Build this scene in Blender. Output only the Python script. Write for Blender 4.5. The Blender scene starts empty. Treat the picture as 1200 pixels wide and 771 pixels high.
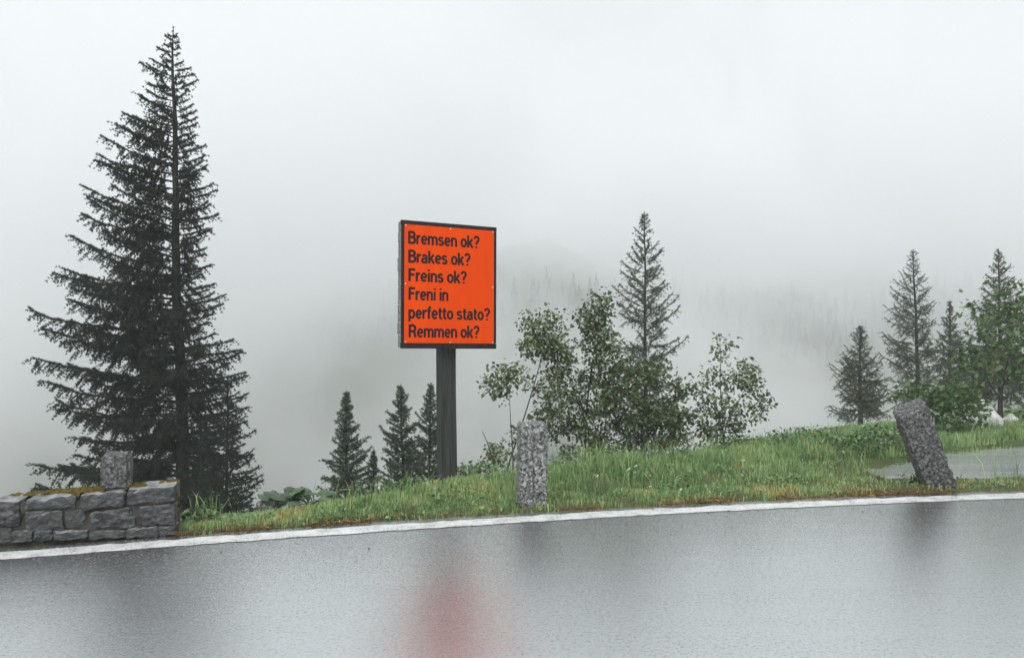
import bpy, math
import numpy as np
from mathutils import Vector, noise as mnoise, Matrix

# ------------------------------------------------------------------ camera, sky, sun, exposure
scene = bpy.context.scene
C = scene.collection
H, F, CX, CY = 1.5, 900.0, 600.0, 385.5          # eye height, focal length in photo pixels, principal point
cam_d = bpy.data.cameras.new('camera'); cam_d.sensor_width = 36; cam_d.lens = 36 * F / 1200
cam_d.clip_start = 0.05; cam_d.clip_end = 3000
cam = bpy.data.objects.new('camera', cam_d); C.objects.link(cam)
cam.location = (0, 0, H); cam.rotation_euler = (math.radians(90), 0, 0)
scene.camera = cam

SUN_EL, SUN_AZ = math.radians(52), math.radians(200)   # soft light from above and behind the viewer
world = bpy.data.worlds.new('World'); scene.world = world; world.use_nodes = True
wt = world.node_tree; wt.nodes.clear()
def wn(t, **k):
    n = wt.nodes.new(t)
    for a, b in k.items(): setattr(n, a, b)
    return n
wo = wn('ShaderNodeOutputWorld')
sky = wn('ShaderNodeTexSky', sky_type='NISHITA', sun_disc=False, sun_elevation=SUN_EL, sun_rotation=SUN_AZ)
sky.dust_density = 8; sky.air_density = 1; sky.ozone_density = 1
bg_sky = wn('ShaderNodeBackground'); bg_sky.inputs['Strength'].default_value = 0.06
wt.links.new(sky.outputs[0], bg_sky.inputs['Color'])
# closed cloud cover: CIE overcast, brighter towards the zenith, with slow cloud unevenness
tc = wn('ShaderNodeTexCoord'); sep = wn('ShaderNodeSeparateXYZ'); wt.links.new(tc.outputs['Generated'], sep.inputs[0])
mx = wn('ShaderNodeMath', operation='MAXIMUM'); mx.inputs[1].default_value = 0; wt.links.new(sep.outputs['Z'], mx.inputs[0])
cie = wn('ShaderNodeMath', operation='MULTIPLY_ADD'); cie.inputs[1].default_value = 2.0; cie.inputs[2].default_value = 1.0
wt.links.new(mx.outputs[0], cie.inputs[0])
cn = wn('ShaderNodeTexNoise'); cn.inputs['Scale'].default_value = 2.6; cn.inputs['Detail'].default_value = 4; cn.inputs['Roughness'].default_value = 0.5
wt.links.new(tc.outputs['Generated'], cn.inputs['Vector'])
cr = wn('ShaderNodeMapRange'); cr.inputs['From Min'].default_value = .3; cr.inputs['From Max'].default_value = .7
cr.inputs['To Min'].default_value = .89; cr.inputs['To Max'].default_value = 1.06
wt.links.new(cn.outputs[0], cr.inputs['Value'])
cm = wn('ShaderNodeMath', operation='MULTIPLY'); wt.links.new(cie.outputs[0], cm.inputs[0]); wt.links.new(cr.outputs[0], cm.inputs[1])
ck = wn('ShaderNodeMath', operation='MULTIPLY'); ck.inputs[1].default_value = 0.285; wt.links.new(cm.outputs[0], ck.inputs[0])
bg_cl = wn('ShaderNodeBackground'); bg_cl.inputs['Color'].default_value = (.925, .97, 1, 1)
wt.links.new(ck.outputs[0], bg_cl.inputs['Strength'])
wmix = wn('ShaderNodeMixShader'); wmix.inputs[0].default_value = 0.95
wt.links.new(bg_sky.outputs[0], wmix.inputs[1]); wt.links.new(bg_cl.outputs[0], wmix.inputs[2])
wt.links.new(wmix.outputs[0], wo.inputs['Surface'])

sun_d = bpy.data.lights.new('sun', 'SUN'); sun_d.energy = 2.2; sun_d.angle = math.radians(60); sun_d.color = (1, .99, .965)
sun = bpy.data.objects.new('sun', sun_d); C.objects.link(sun)
sd = Vector((math.sin(SUN_AZ) * math.cos(SUN_EL), math.cos(SUN_AZ) * math.cos(SUN_EL), math.sin(SUN_EL)))
sun.rotation_euler = sd.to_track_quat('Z', 'Y').to_euler()

vs = scene.view_settings
scene.display_settings.display_device = 'sRGB'
vs.view_transform = 'Standard'; vs.look = 'None'; vs.gamma = 1; vs.exposure = 0.72; vs.use_curve_mapping = False
cy = scene.cycles
cy.use_denoising = True
cy.max_bounces = 8; cy.diffuse_bounces = 3; cy.glossy_bounces = 3; cy.transmission_bounces = 3; cy.volume_bounces = 4
cy.volume_step_rate = 1.0; cy.volume_max_steps = 64
cy.use_adaptive_sampling = True; cy.adaptive_threshold = 0.02

# ------------------------------------------------------------------ helpers
rng = np.random.default_rng(7)
def px(x, y, Y):                                   # photo pixel at depth Y -> world point
    return np.array(((x - CX) / F * Y, Y, H - (y - CY) / F * Y))
def px_ground(x, y, z=0.0):                        # photo pixel on the level z
    return px(x, y, F * (H - z) / (y - CY))
def smooth(a, b, t):
    t = np.clip((t - a) / (b - a), 0, 1); return t * t * (3 - 2 * t)

def link_mesh(name, verts, faces, mats, parent=None, tint=None, smooth_shade=False, mat_idx=None):
    me = bpy.data.meshes.new(name)
    verts = np.asarray(verts, dtype=np.float32)
    if isinstance(faces, np.ndarray):
        n, k = faces.shape
        me.vertices.add(len(verts)); me.vertices.foreach_set('co', verts.ravel())
        me.loops.add(n * k); me.loops.foreach_set('vertex_index', faces.astype(np.int32).ravel())
        me.polygons.add(n); me.polygons.foreach_set('loop_start', (np.arange(n) * k).astype(np.int32))
        me.update(calc_edges=True)
    else:
        me.from_pydata([tuple(map(float, v)) for v in verts], [], faces)
    for m in (mats if isinstance(mats, (list, tuple)) else [mats]): me.materials.append(m)
    if tint is not None:
        at = me.attributes.new('tint', 'FLOAT', 'FACE'); at.data.foreach_set('value', np.asarray(tint, np.float32))
    if mat_idx is not None: me.polygons.foreach_set('material_index', np.asarray(mat_idx, np.int32))
    if smooth_shade: me.polygons.foreach_set('use_smooth', np.ones(len(me.polygons), bool))
    me.validate(); me.update()
    o = bpy.data.objects.new(name, me); C.objects.link(o)
    if parent is not None: o.parent = parent
    return o

def empty(name, loc=(0, 0, 0)):
    o = bpy.data.objects.new(name, None); C.objects.link(o); o.location = tuple(map(float, loc)); o.empty_display_size = .1
    return o
def tag(o, label=None, cat=None, group=None, kind=None):
    if label: o['label'] = label
    if cat: o['category'] = cat
    if group: o['group'] = group
    if kind: o['kind'] = kind
    return o

class Soup:                                        # collects triangles / tubes
    def __init__(s): s.v = []; s.f = []; s.t = []; s.n = 0
    def add(s, v, f, t=0.5):
        v = np.asarray(v, float).reshape(-1, 3); f = np.asarray(f, int).reshape(-1, 3)
        s.v.append(v); s.f.append(f + s.n); s.n += len(v)
        s.t.append(np.broadcast_to(np.asarray(t, float), (len(f),)))
    def tube(s, pts, rad, sides=6, t=0.5, cap=False):
        pts = np.asarray(pts, float); n = len(pts); rad = np.broadcast_to(np.asarray(rad, float), (n,))
        d = np.gradient(pts, axis=0); d /= np.linalg.norm(d, axis=1, keepdims=True) + 1e-9
        ref = np.array((0.31, 0.17, 0.93)) if abs(d[0] @ np.array((.31, .17, .93))) < .9 else np.array((1., 0, 0))
        a = np.cross(d, ref); a /= np.linalg.norm(a, axis=1, keepdims=True) + 1e-9
        b = np.cross(d, a)
        th = np.arange(sides) / sides * 2 * np.pi
        ring = pts[:, None] + rad[:, None, None] * (np.cos(th)[None, :, None] * a[:, None] + np.sin(th)[None, :, None] * b[:, None])
        i, j = np.meshgrid(np.arange(n - 1), np.arange(sides), indexing='ij'); i = i.ravel(); j = j.ravel(); j2 = (j + 1) % sides
        q = np.stack((i * sides + j, i * sides + j2, (i + 1) * sides + j2, (i + 1) * sides + j), 1)
        s.add(ring.reshape(-1, 3), np.concatenate((q[:, [0, 1, 2]], q[:, [0, 2, 3]])), t)
    def build(s, name, mat, parent=None, smooth_shade=False):
        v = np.concatenate(s.v); 
        if parent is not None: v = v - np.array(parent.location)
        return link_mesh(name, v, np.concatenate(s.f), mat, parent, np.concatenate(s.t), smooth_shade)

# ------------------------------------------------------------------ materials
def mat(name):
    m = bpy.data.materials.new(name); m.use_nodes = True; m.node_tree.nodes.clear(); return m
class N:                                           # small node-building aid
    def __init__(s, m):
        s.t = m.node_tree; s.out = s.t.nodes.new('ShaderNodeOutputMaterial')
    def new(s, t, ins=None, **k):
        n = s.t.nodes.new(t)
        for a, b in k.items(): setattr(n, a, b)
        for a, b in (ins or {}).items(): s.put(n.inputs[a], b)
        return n
    def put(s, i, v):
        if hasattr(v, 'is_output'): s.t.links.new(v, i)
        else: i.default_value = v
    def coord(s, kind='Object'): return s.new('ShaderNodeTexCoord').outputs[kind]
    def noise(s, vec, scale, detail=3, rough=.55, dist=0):
        n = s.new('ShaderNodeTexNoise', {'Vector': vec, 'Scale': scale, 'Detail': detail, 'Roughness': rough, 'Distortion': dist}); return n.outputs[0]
    def ramp(s, fac, stops, interp='LINEAR'):
        n = s.new('ShaderNodeValToRGB', {'Fac': fac}); e = n.color_ramp.elements; n.color_ramp.interpolation = interp
        while len(e) < len(stops): e.new(.5)
        for q, (p, c) in zip(e, stops): q.position = p; q.color = tuple(c) + (1,)
        return n.outputs[0]
    def mix(s, fac, a, b, mode='MIX'):
        n = s.new('ShaderNodeMix', data_type='RGBA', blend_type=mode)
        s.put(n.inputs[0], fac); s.put(n.inputs[6], a if hasattr(a, 'is_output') else tuple(a) + (1,)); s.put(n.inputs[7], b if hasattr(b, 'is_output') else tuple(b) + (1,))
        return n.outputs[2]
    def math(s, op, a, b=0.0, c=0.0):
        n = s.new('ShaderNodeMath', operation=op); s.put(n.inputs[0], a); s.put(n.inputs[1], b); s.put(n.inputs[2], c); return n.outputs[0]
    def rng(s, v, a, b, c, d):
        return s.new('ShaderNodeMapRange', {'Value': v, 'From Min': a, 'From Max': b, 'To Min': c, 'To Max': d}).outputs[0]
    def bump(s, h, strength, dist): return s.new('ShaderNodeBump', {'Height': h, 'Strength': strength, 'Distance': dist}).outputs[0]
    def bsdf(s, color, rough=.8, normal=None, spec=.5, **k):
        p = s.new('ShaderNodeBsdfPrincipled')
        s.put(p.inputs['Base Color'], color if hasattr(color, 'is_output') else tuple(color) + (1,))
        s.put(p.inputs['Roughness'], rough); s.put(p.inputs['Specular IOR Level'], spec)
        if normal is not None: s.put(p.inputs['Normal'], normal)
        for a, b in k.items(): s.put(p.inputs[a.replace('_', ' ')], b)
        return p
    def done(s, sh): s.t.links.new(sh.outputs[0], s.out.inputs['Surface'])

def m_asphalt(name, ior=10.0, base=1.0, edge=True):
    m = mat(name); n = N(m); c = n.coord()
    big = n.noise(c, .35, 3); fine = n.noise(c, 170, 2, .6); grit = n.new('ShaderNodeTexVoronoi', {'Vector': c, 'Scale': 58.0}).outputs['Distance']
    # streaks of thinner and thicker water film along the road
    mp = n.new('ShaderNodeMapping', {'Vector': c}); mp.inputs['Scale'].default_value = (.35, 3.2, 1); mp.inputs['Rotation'].default_value = (0, 0, math.radians(-14))
    st = n.noise(mp.outputs[0], 1.4, 5, .6)
    sx = n.new('ShaderNodeSeparateXYZ', {'Vector': c}); dist = n.math('SUBTRACT', n.math('MULTIPLY_ADD', sx.outputs['X'], .25, 5.9), sx.outputs['Y'])   # metres in from the edge line
    coarse = n.rng(n.math('ADD', dist, n.math('MULTIPLY', n.math('SUBTRACT', st, .5), 2.0)), .1, 1.5, 1, 0) if edge else n.rng(st, .3, .7, .0, .5)      # coarse open grain outside the polished wheel track
    col = n.mix(n.rng(fine, .35, .7, 0, 1), (.018 * base, .019 * base, .02 * base), (.085 * base, .088 * base, .09 * base))
    col = n.mix(n.rng(big, .35, .65, 0, .5), col, (.045 * base, .047 * base, .05 * base))
    grain = n.noise(c, 85, 4, .75)
    b = n.bump(n.math('MULTIPLY_ADD', grain, 1.0, n.math('MULTIPLY', fine, .3)), n.rng(coarse, 0, 1, .215, .33), .006)
    wet = n.bsdf(col, n.rng(st, .3, .7, .06, .2), b, .5, IOR=ior); wet.inputs['Specular Tint'].default_value = (.965, .99, 1, 1)
    cell = n.new('ShaderNodeTexVoronoi', {'Vector': c, 'Scale': 88.0}).outputs['Color']; cv = n.new('ShaderNodeSeparateColor', {'Color': cell}).outputs[0]
    dry = n.bsdf(n.ramp(cv, [(0, (.02 * base, .021 * base, .022 * base)), (.55, (.07 * base, .072 * base, .075 * base)), (1, (.30, .305, .31))]), .45, b, .5)
    pits = n.noise(c, 48, 4, .85); mask = n.new('ShaderNodeMapRange', {'Value': pits, 'From Min': n.rng(coarse, 0, 1, .50, .44), 'From Max': n.rng(coarse, 0, 1, .64, .58), 'To Min': 0.0, 'To Max': n.math('MULTIPLY', n.rng(coarse, 0, 1, .5, .85), n.rng(st, .38, .62, .55, 1.15))}).outputs[0]
    mx_ = n.new('ShaderNodeMixShader', {'Fac': mask}); n.t.links.new(wet.outputs[0], mx_.inputs[1]); n.t.links.new(dry.outputs[0], mx_.inputs[2])
    n.done(mx_); return m
M = {}
M['road'] = m_asphalt('wet_asphalt'); M['path'] = m_asphalt('sky_sheen_asphalt', 9.0, 5.0, False)  # path: same asphalt, base colour raised to paint in the bright sky reflection
def m_paint():
    m = mat('worn_road_paint'); n = N(m); c = n.coord()
    a = n.noise(c, 60, 3, .7); b = n.noise(c, 7, 4, .6)
    wear = n.math('MAXIMUM', n.math('MULTIPLY', n.rng(a, .47, .62, 0, 1), n.rng(b, .40, .60, .2, 1)), n.rng(n.noise(c, 150, 2), .62, .7, 0, .8))
    col = n.mix(n.rng(b, .3, .7, 0, 1), (.56, .57, .57), (.44, .45, .45)); col = n.mix(wear, col, (.12, .12, .12))
    n.done(n.bsdf(col, .45, n.bump(a, .3, .002), .5)); return m
M['paint'] = m_paint()
def m_ground():
    m = mat('turf_soil'); n = N(m); c = n.coord()
    a = n.noise(c, 2.2, 4); b = n.noise(c, 40, 3, .7); f = n.noise(c, .12, 4, .6)
    near = n.mix(n.rng(a, .4, .62, 0, 1), (.05, .072, .024), (.07, .07, .03))
    near = n.mix(n.rng(b, .45, .7, 0, .7), near, (.03, .028, .018))
    near = n.mix(n.rng(f, .4, .62, 0, .6), near, (.06, .085, .03))
    n.done(n.bsdf(near, .9, n.bump(b, .6, .02), .2)); return m
M['ground'] = m_ground()

def m_leaf(name, stops, rough=.55, spec=.35, trans=.25):
    m = mat(name); n = N(m)
    t = n.new('ShaderNodeAttribute', attribute_name='tint').outputs['Fac']
    col = n.ramp(t, stops)
    p = n.bsdf(col, rough, None, spec)
    if trans:
        tr = n.new('ShaderNodeBsdfTranslucent', {'Color': col}); mx_ = n.new('ShaderNodeMixShader', {'Fac': trans})
        n.t.links.new(p.outputs[0], mx_.inputs[1]); n.t.links.new(tr.outputs[0], mx_.inputs[2]); p = mx_
    n.done(p); return m
M['spruce'] = m_leaf('spruce_needles', [(0, (.012, .020, .017)), (.6, (.020, .032, .024)), (1, (.045, .058, .035))], .6, .25, 0)
M['young'] = m_leaf('young_spruce_needles', [(0, (.042, .062, .05)), (.6, (.08, .112, .082)), (1, (.13, .16, .11))], .6, .3, .1)
M['larch'] = m_leaf('larch_needles', [(0, (.05, .068, .052)), (.6, (.105, .13, .092)), (1, (.18, .205, .13))], .6, .3, .15)
M['leaf'] = m_leaf('broad_leaves', [(0, (.026, .046, .024)), (.5, (.08, .122, .048)), (1, (.20, .235, .10))], .45, .5, .25)
M['maple'] = m_leaf('maple_leaves', [(0, (.04, .075, .025)), (.5, (.075, .135, .04)), (1, (.13, .19, .06))], .45, .4, .3)
M['grass'] = m_leaf('grass_blades', [(0, (.026, .046, .016)), (.35, (.125, .225, .085)), (.7, (.30, .43, .18)), (.88, (.42, .42, .17)), (1, (.36, .24, .08))], .5, .4, .3)
M['litter'] = m_leaf('needle_litter', [(0, (.025, .016, .009)), (.5, (.11, .055, .018)), (.8, (.2, .105, .03)), (1, (.32, .22, .1))], .8, .2, 0)
M['butterbur'] = m_leaf('big_leaf', [(0, (.025, .055, .02)), (1, (.05, .10, .035))], .4, .5, .2)
M['flower'] = m_leaf('flower_petals', [(0, (.75, .72, .7)), (.6, (.7, .62, .64)), (1, (.6, .25, .05))], .7, .2, .2)
def m_bark(name, a, b):
    m = mat(name); n = N(m); c = n.coord()
    mp = n.new('ShaderNodeMapping', {'Vector': c}); mp.inputs['Scale'].default_value = (1, 1, .25)
    q = n.noise(mp.outputs[0], 45, 4, .7)
    n.done(n.bsdf(n.mix(n.rng(q, .35, .65, 0, 1), a, b), .85, n.bump(q, .7, .01), .2)); return m
M['bark_dark'] = m_bark('spruce_bark', (.018, .017, .016), (.05, .047, .043))
M['bark_grey'] = m_bark('larch_bark', (.03, .03, .028), (.085, .082, .075))
M['bark_smooth'] = m_bark('shrub_bark', (.02, .02, .018), (.06, .058, .05))

def m_granite(name, dark=1.0):
    m = mat(name); n = N(m); c = n.coord()
    v = n.new('ShaderNodeTexVoronoi', {'Vector': c, 'Scale': 42.0}).outputs['Distance']
    a = n.noise(c, 38, 4, .75); b = n.noise(c, 110, 3, .7); big = n.noise(c, 5, 3)
    col = n.ramp(a, [(.36, (.016 * dark, .017 * dark, .018 * dark)), (.49, (.09 * dark, .092 * dark, .094 * dark)), (.6, (.36 * dark, .363 * dark, .365 * dark))])
    col = n.mix(n.rng(b, .56, .66, 0, .8), col, (.035, .037, .04)); col = n.mix(n.rng(big, .55, .75, 0, .5), col, (.10 * dark, .105 * dark, .11 * dark))
    h = n.math('ADD', n.math('MULTIPLY', a, 1.0), n.math('MULTIPLY', v, .5))
    n.done(n.bsdf(col, n.rng(a, .3, .7, .35, .7), n.bump(h, .8, .02), .5)); return m
M['granite'] = m_granite('granite'); M['granite_dark'] = m_granite('wet_granite', .5)
def m_wallstone():
    m = mat('wall_stone'); n = N(m); c = n.coord(); oi = n.new('ShaderNodeObjectInfo').outputs['Random']
    mp = n.new('ShaderNodeMapping', {'Vector': c}); mp.inputs['Scale'].default_value = (1, 1, 2.6)
    a = n.noise(mp.outputs[0], 16, 5, .7); b = n.noise(c, 9, 4, .6); f = n.noise(c, 70, 3, .7)
    col = n.ramp(a, [(.38, (.010, .011, .012)), (.5, (.04, .042, .045)), (.64, (.14, .144, .148))])
    col = n.mix(n.rng(oi, 0, 1, 0, .6), col, (.085, .088, .088))
    col = n.mix(n.rng(b, .60, .72, 0, .5), col, (.12, .125, .122)); col = n.mix(n.rng(f, .58, .7, 0, .6), col, (.02, .02, .022))
    # wet sheen of the sky, painted in as paler colour on upward faces
    nz = n.new('ShaderNodeSeparateXYZ', {'Vector': n.new('ShaderNodeNewGeometry').outputs['Normal']}).outputs['Z']
    top_sheen = n.math('MULTIPLY', n.rng(nz, .55, .9, 0, 1), n.rng(b, .4, .6, .25, .9))
    col = n.mix(top_sheen, col, (.28, .29, .28))
    n.done(n.bsdf(col, .6, n.bump(n.math('ADD', a, n.math('MULTIPLY', f, .4)), .9, .025), .3)); return m
M['stone'] = m_wallstone()
def m_simple(name, c0, c1, scale, rough, bump=.4, dist=.01, spec=.4, stretch=(1, 1, 1)):
    m = mat(name); n = N(m); mp = n.new('ShaderNodeMapping', {'Vector': n.coord()}); mp.inputs['Scale'].default_value = stretch
    a = n.noise(mp.outputs[0], scale, 4, .65)
    n.done(n.bsdf(n.mix(n.rng(a, .33, .67, 0, 1), c0, c1), rough, n.bump(a, bump, dist), spec)); return m
M['mortar'] = m_simple('mortar', (.012, .011, .010), (.085, .074, .06), 11, .9)
M['moss'] = m_simple('moss', (.03, .03, .006), (.13, .09, .016), 30, .95, .8, .01, .1)
M['boulder'] = m_simple('pale_boulder', (.22, .22, .22), (.5, .5, .48), 9, .7, .6, .02)
M['post'] = m_simple('weathered_post', (.012, .013, .013), (.05, .052, .051), 26, .6, .5, .006, .4, (1, 1, .06))
M['plank'] = m_simple('grey_plank', (.07, .07, .068), (.27, .27, .26), 30, .75, .5, .004, .3, (.08, 1, 1))
M['frame'] = m_simple('black_frame', (.005, .006, .006), (.02, .021, .021), 30, .6, .4, .003, .2, (1, 1, .3))
M['orange'] = m_simple('orange_sheet', (.64, .052, .0006), (.72, .065, .0006), 7, .65, .05, .001, .05, (1, 1, .12))
M['black'] = m_simple('black_lettering', (.006, .006, .006), (.012, .012, .012), 20, .5, 0, .001, .2)
M['screw'] = m_simple('screw_head', (.35, .35, .35), (.5, .5, .5), 40, .35, 0, .001, .5)
M['grit'] = m_simple('grit', (.01, .01, .01), (.04, .035, .03), 30, .6)
M['forest'] = m_leaf('far_conifers', [(0, (.012, .02, .014)), (1, (.03, .045, .026))], .8, .1, 0)

# ------------------------------------------------------------------ road edge, terrain heights
_lx = np.array([-3.327, -2.353, -1.81, -1.247, 0, .677, 2.136, 4.53]); _ly = np.array([4.99, 5.29, 5.43, 5.61, 5.92, 6.09, 6.41, 6.79])
_q = np.polyfit(_lx, _ly, 2)
def line_y(X):                                     # near side of the painted edge line
    X = np.asarray(X, float); Xc = np.clip(X, -6, 8)
    return np.polyval(_q, Xc) + (2 * _q[0] * Xc + _q[1]) * (X - Xc)
LINE_W, EDGE = .195, .30                           # width of the line, outer edge of the asphalt (along Y)
_cx = np.array([-8, -2.63, -1.56, -.69, .98, 3.17, 4.44, 8.67, 14]); _cyy = np.array([5.6, 6.35, 7.0, 7.8, 8.8, 9.5, 10.2, 13, 15])
def crest_y(X): return np.interp(X, _cx, _cyy)
_rpx = np.array([-900, -200, 300, 450, 560, 640, 720, 800, 900, 1000, 1060, 1200, 2000]); _rpy = np.array([390, 385, 370, 345, 300, 275, 305, 340, 335, 300, 340, 380, 385])
PATH_UP = [(1015, 552), (1068, 543), (1108, 533), (1200, 524)]
PATH_LO = [(1015, 552), (1034, 560), (1125, 561), (1200, 557)]
_pu = np.array([px_ground(a, b)[:2] for a, b in PATH_UP]); _pl = np.array([px_ground(a, b)[:2] for a, b in PATH_LO])
_pu = np.vstack((_pu, _pu[-1] + (30, 9.0))); _pl = np.vstack((_pl, _pl[-1] + (30, 4.0)))
def path_mask(X, Y, grow=0.0):
    up = np.interp(X, _pu[:, 0], _pu[:, 1]) + grow; lo = np.interp(X, _pl[:, 0], _pl[:, 1]) - grow
    return (X > _pu[0, 0] - grow) & (Y < up) & (Y > lo)
def vnoise(X, Y, s, seed):                         # smooth value noise
    x = X * s + seed * 17.3; y = Y * s - seed * 9.1
    xi = np.floor(x); yi = np.floor(y); fx = x - xi; fy = y - yi; fx = fx * fx * (3 - 2 * fx); fy = fy * fy * (3 - 2 * fy)
    def h(a, b): 
        q = np.sin(a * 127.1 + b * 311.7 + seed * 74.7) * 43758.5453; return q - np.floor(q)
    return (h(xi, yi) * (1 - fx) + h(xi + 1, yi) * fx) * (1 - fy) + (h(xi, yi + 1) * (1 - fx) + h(xi + 1, yi + 1) * fx) * fy
def ground_z(X, Y):
    X = np.asarray(X, float); Y = np.asarray(Y, float)
    t = Y - line_y(X) - EDGE
    z = -.06 + .075 * smooth(-.05, .12, t)
    z = z + np.interp(X, [-2, 0, 1.5, 3.5, 5], [.0, .04, .09, .10, .06]) * smooth(.1, 2.2, t)
    z = z + (vnoise(X, Y, 1.7, 1) - .5) * .06 * smooth(.2, .8, t) + (vnoise(X, Y, .6, 2) - .5) * .12 * smooth(.6, 2, t)
    u = Y - crest_y(X)
    soft = np.where(u < -1.2, 0, np.where(u < 1.2, (u + 1.2) ** 2 / 4.8, u))
    sl = np.interp(X, [1, 5], [.5, .16])
    z = z - np.where(soft < 8, soft * sl, 8 * sl + (soft - 8) * .5)
    pm = path_mask(X, Y, .08); z = np.where(pm, np.minimum(z, -.03), z)
    # far side of the valley
    floor = -17 + vnoise(X, Y, .05, 3) * 3
    ridge = H + (CY - np.interp(X / 160 * F + CX, _rpx, _rpy)) / F * 160 + (vnoise(X, Y, .04, 4) - .5) * 6
    up = smooth(40, 165, Y)
    far = floor + (ridge - floor) * up - smooth(165, 300, Y) * 12
    w = smooth(34, 50, Y)
    z = np.maximum(z, floor) * (1 - w) + far * w
    back = np.clip(-6 - Y, 0, None); z = z + np.minimum(back * .35, 6)   # hillside behind the viewer
    return z

def axis(segs):
    out = [segs[0][0]]
    for a, b, st in segs: k = max(1, int(round((b - a) / st))); out += list(np.linspace(a, b, k + 1)[1:])
    return np.array(out)
gx = axis([(-300, -60, 12), (-60, -14, 2.5), (-14, -6, .5), (-6, 11, .11), (11, 24, .6), (24, 60, 3), (60, 300, 12)])
gy = axis([(-60, -8, 4), (-8, 4.6, .9), (4.6, 12, .11), (12, 24, .4), (24, 60, 1.5), (60, 180, 3), (180, 300, 10)])
GX, GY = np.meshgrid(gx, gy); GZ = ground_z(GX, GY)
nx = len(gx); ny = len(gy); ii, jj = np.meshgrid(np.arange(ny - 1), np.arange(nx - 1), indexing='ij'); q0 = (ii * nx + jj).ravel()
ground = link_mesh('ground', np.stack((GX, GY, GZ), -1).reshape(-1, 3), np.stack((q0, q0 + 1, q0 + nx + 1, q0 + nx), 1), M['ground'], smooth_shade=True)
tag(ground, kind='structure')

rx = axis([(-80, -12, 4), (-12, 14, .08), (14, 80, 4)])
edge_noise = (vnoise(rx, rx * 0, 5, 5) - .5) * .05 + (vnoise(rx, rx * 0, 18, 6) - .5) * .03
def strip(name, xs, y0, y1, z, m, rows=1):
    ys = np.linspace(0, 1, rows + 1)[:, None] * (y1 - y0)[None] + y0[None]
    X = np.broadcast_to(xs, ys.shape); V = np.stack((X, ys, np.full(ys.shape, z)), -1).reshape(-1, 3); k = len(xs)
    a, b = np.meshgrid(np.arange(rows), np.arange(k - 1), indexing='ij'); q = (a * k + b).ravel()
    return link_mesh(name, V, np.stack((q, q + 1, q + k + 1, q + k), 1), m)
tag(strip('road', rx, line_y(rx) - 10.5, line_y(rx) + EDGE + edge_noise, 0.0, M['road'], 6), kind='structure')
lw = (vnoise(rx, rx * 0, 22, 8) - .5) * .026; lw2 = (vnoise(rx, rx * 0, 22, 9) - .5) * .045
tag(strip('edge_line', rx, line_y(rx) + lw, line_y(rx) + LINE_W + lw2, 0.004, M['paint']), kind='structure')
pxs = np.unique(np.concatenate((_pu[:, 0], _pl[:, 0], np.linspace(_pu[0, 0], _pu[-1, 0], 160)))); pxs = pxs[(pxs >= _pu[0, 0]) & (pxs <= _pu[-2, 0] + 20)]
tag(strip('path', pxs, np.interp(pxs, _pl[:, 0], _pl[:, 1]) - (vnoise(pxs, pxs * 0, 3, 2)) * .12, np.interp(pxs, _pu[:, 0], _pu[:, 1]) + vnoise(pxs, pxs * 0, 2, 3) * .15, 0.0, M['path'], 2), kind='structure')

# ------------------------------------------------------------------ haze and drifting fog
def box_mesh(name, lo, hi, m):
    x0, y0, z0 = lo; x1, y1, z1 = hi
    v = [(x0, y0, z0), (x1, y0, z0), (x1, y1, z0), (x0, y1, z0), (x0, y0, z1), (x1, y0, z1), (x1, y1, z1), (x0, y1, z1)]
    return link_mesh(name, v, [(3, 2, 1, 0), (4, 5, 6, 7), (0, 1, 5, 4), (1, 2, 6, 5), (2, 3, 7, 6), (3, 0, 4, 7)], m)
mh = mat('haze'); n = N(mh)
pv = n.new('ShaderNodeVolumePrincipled', {'Density': .0018, 'Color': (.97, .985, 1, 1), 'Anisotropy': 0.0}); n.t.links.new(pv.outputs[0], n.out.inputs['Volume'])
tag(box_mesh('haze', (-310, -66, -22), (310, 310, 52), mh), 'thin grey mountain haze filling the air', 'haze', kind='stuff')
mf = mat('fog_bank'); n = N(mf); c = n.coord()
mp = n.new('ShaderNodeMapping', {'Vector': c}); mp.inputs['Scale'].default_value = (1, .6, .8); mp.inputs['Rotation'].default_value = (0, math.radians(28), 0); mp.inputs['Location'].default_value = (11, 3, 0)
a = n.noise(mp.outputs[0], .045, 5, .6, .8)
for (gx_, gy_, gz_, rx_, ry_, rz_, amt) in [(7, 80, 8, 11, 75, 6, .11), (33, 80, 1, 13, 75, 9, .16), (-17, 80, -6, 15, 75, 8, .09)]:
    vv = n.new('ShaderNodeVectorMath', {0: c, 1: (gx_, gy_, gz_)}, operation='SUBTRACT').outputs[0]
    vv = n.new('ShaderNodeVectorMath', {0: vv, 1: (rx_, ry_, rz_)}, operation='DIVIDE').outputs[0]
    d2 = n.new('ShaderNodeVectorMath', {0: vv, 1: vv}, operation='DOT_PRODUCT').outputs['Value']
    a = n.math('SUBTRACT', a, n.math('MULTIPLY', n.math('EXPONENT', n.math('MULTIPLY', d2, -1.0)), amt))
dens = n.rng(a, .40, .56, .008, .062)
zz = n.new('ShaderNodeSeparateXYZ', {'Vector': c}).outputs['Z']
dens = n.math('MULTIPLY', dens, n.new('ShaderNodeMapRange', {'Value': n.math('MULTIPLY_ADD', a, 24.0, zz), 'From Min': 28.0, 'From Max': 52.0, 'To Min': 1.0, 'To Max': 0.0}, interpolation_type='SMOOTHSTEP').outputs[0])
pv = n.new('ShaderNodeVolumePrincipled', {'Density': dens, 'Color': (.97, .985, 1, 1), 'Anisotropy': 0.0}); n.t.links.new(pv.outputs[0], n.out.inputs['Volume'])
tag(box_mesh('fog_bank', (-120, 36, -20), (140, 158, 50), mf), 'drifting white fog hanging in the valley', 'fog', kind='stuff')

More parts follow.
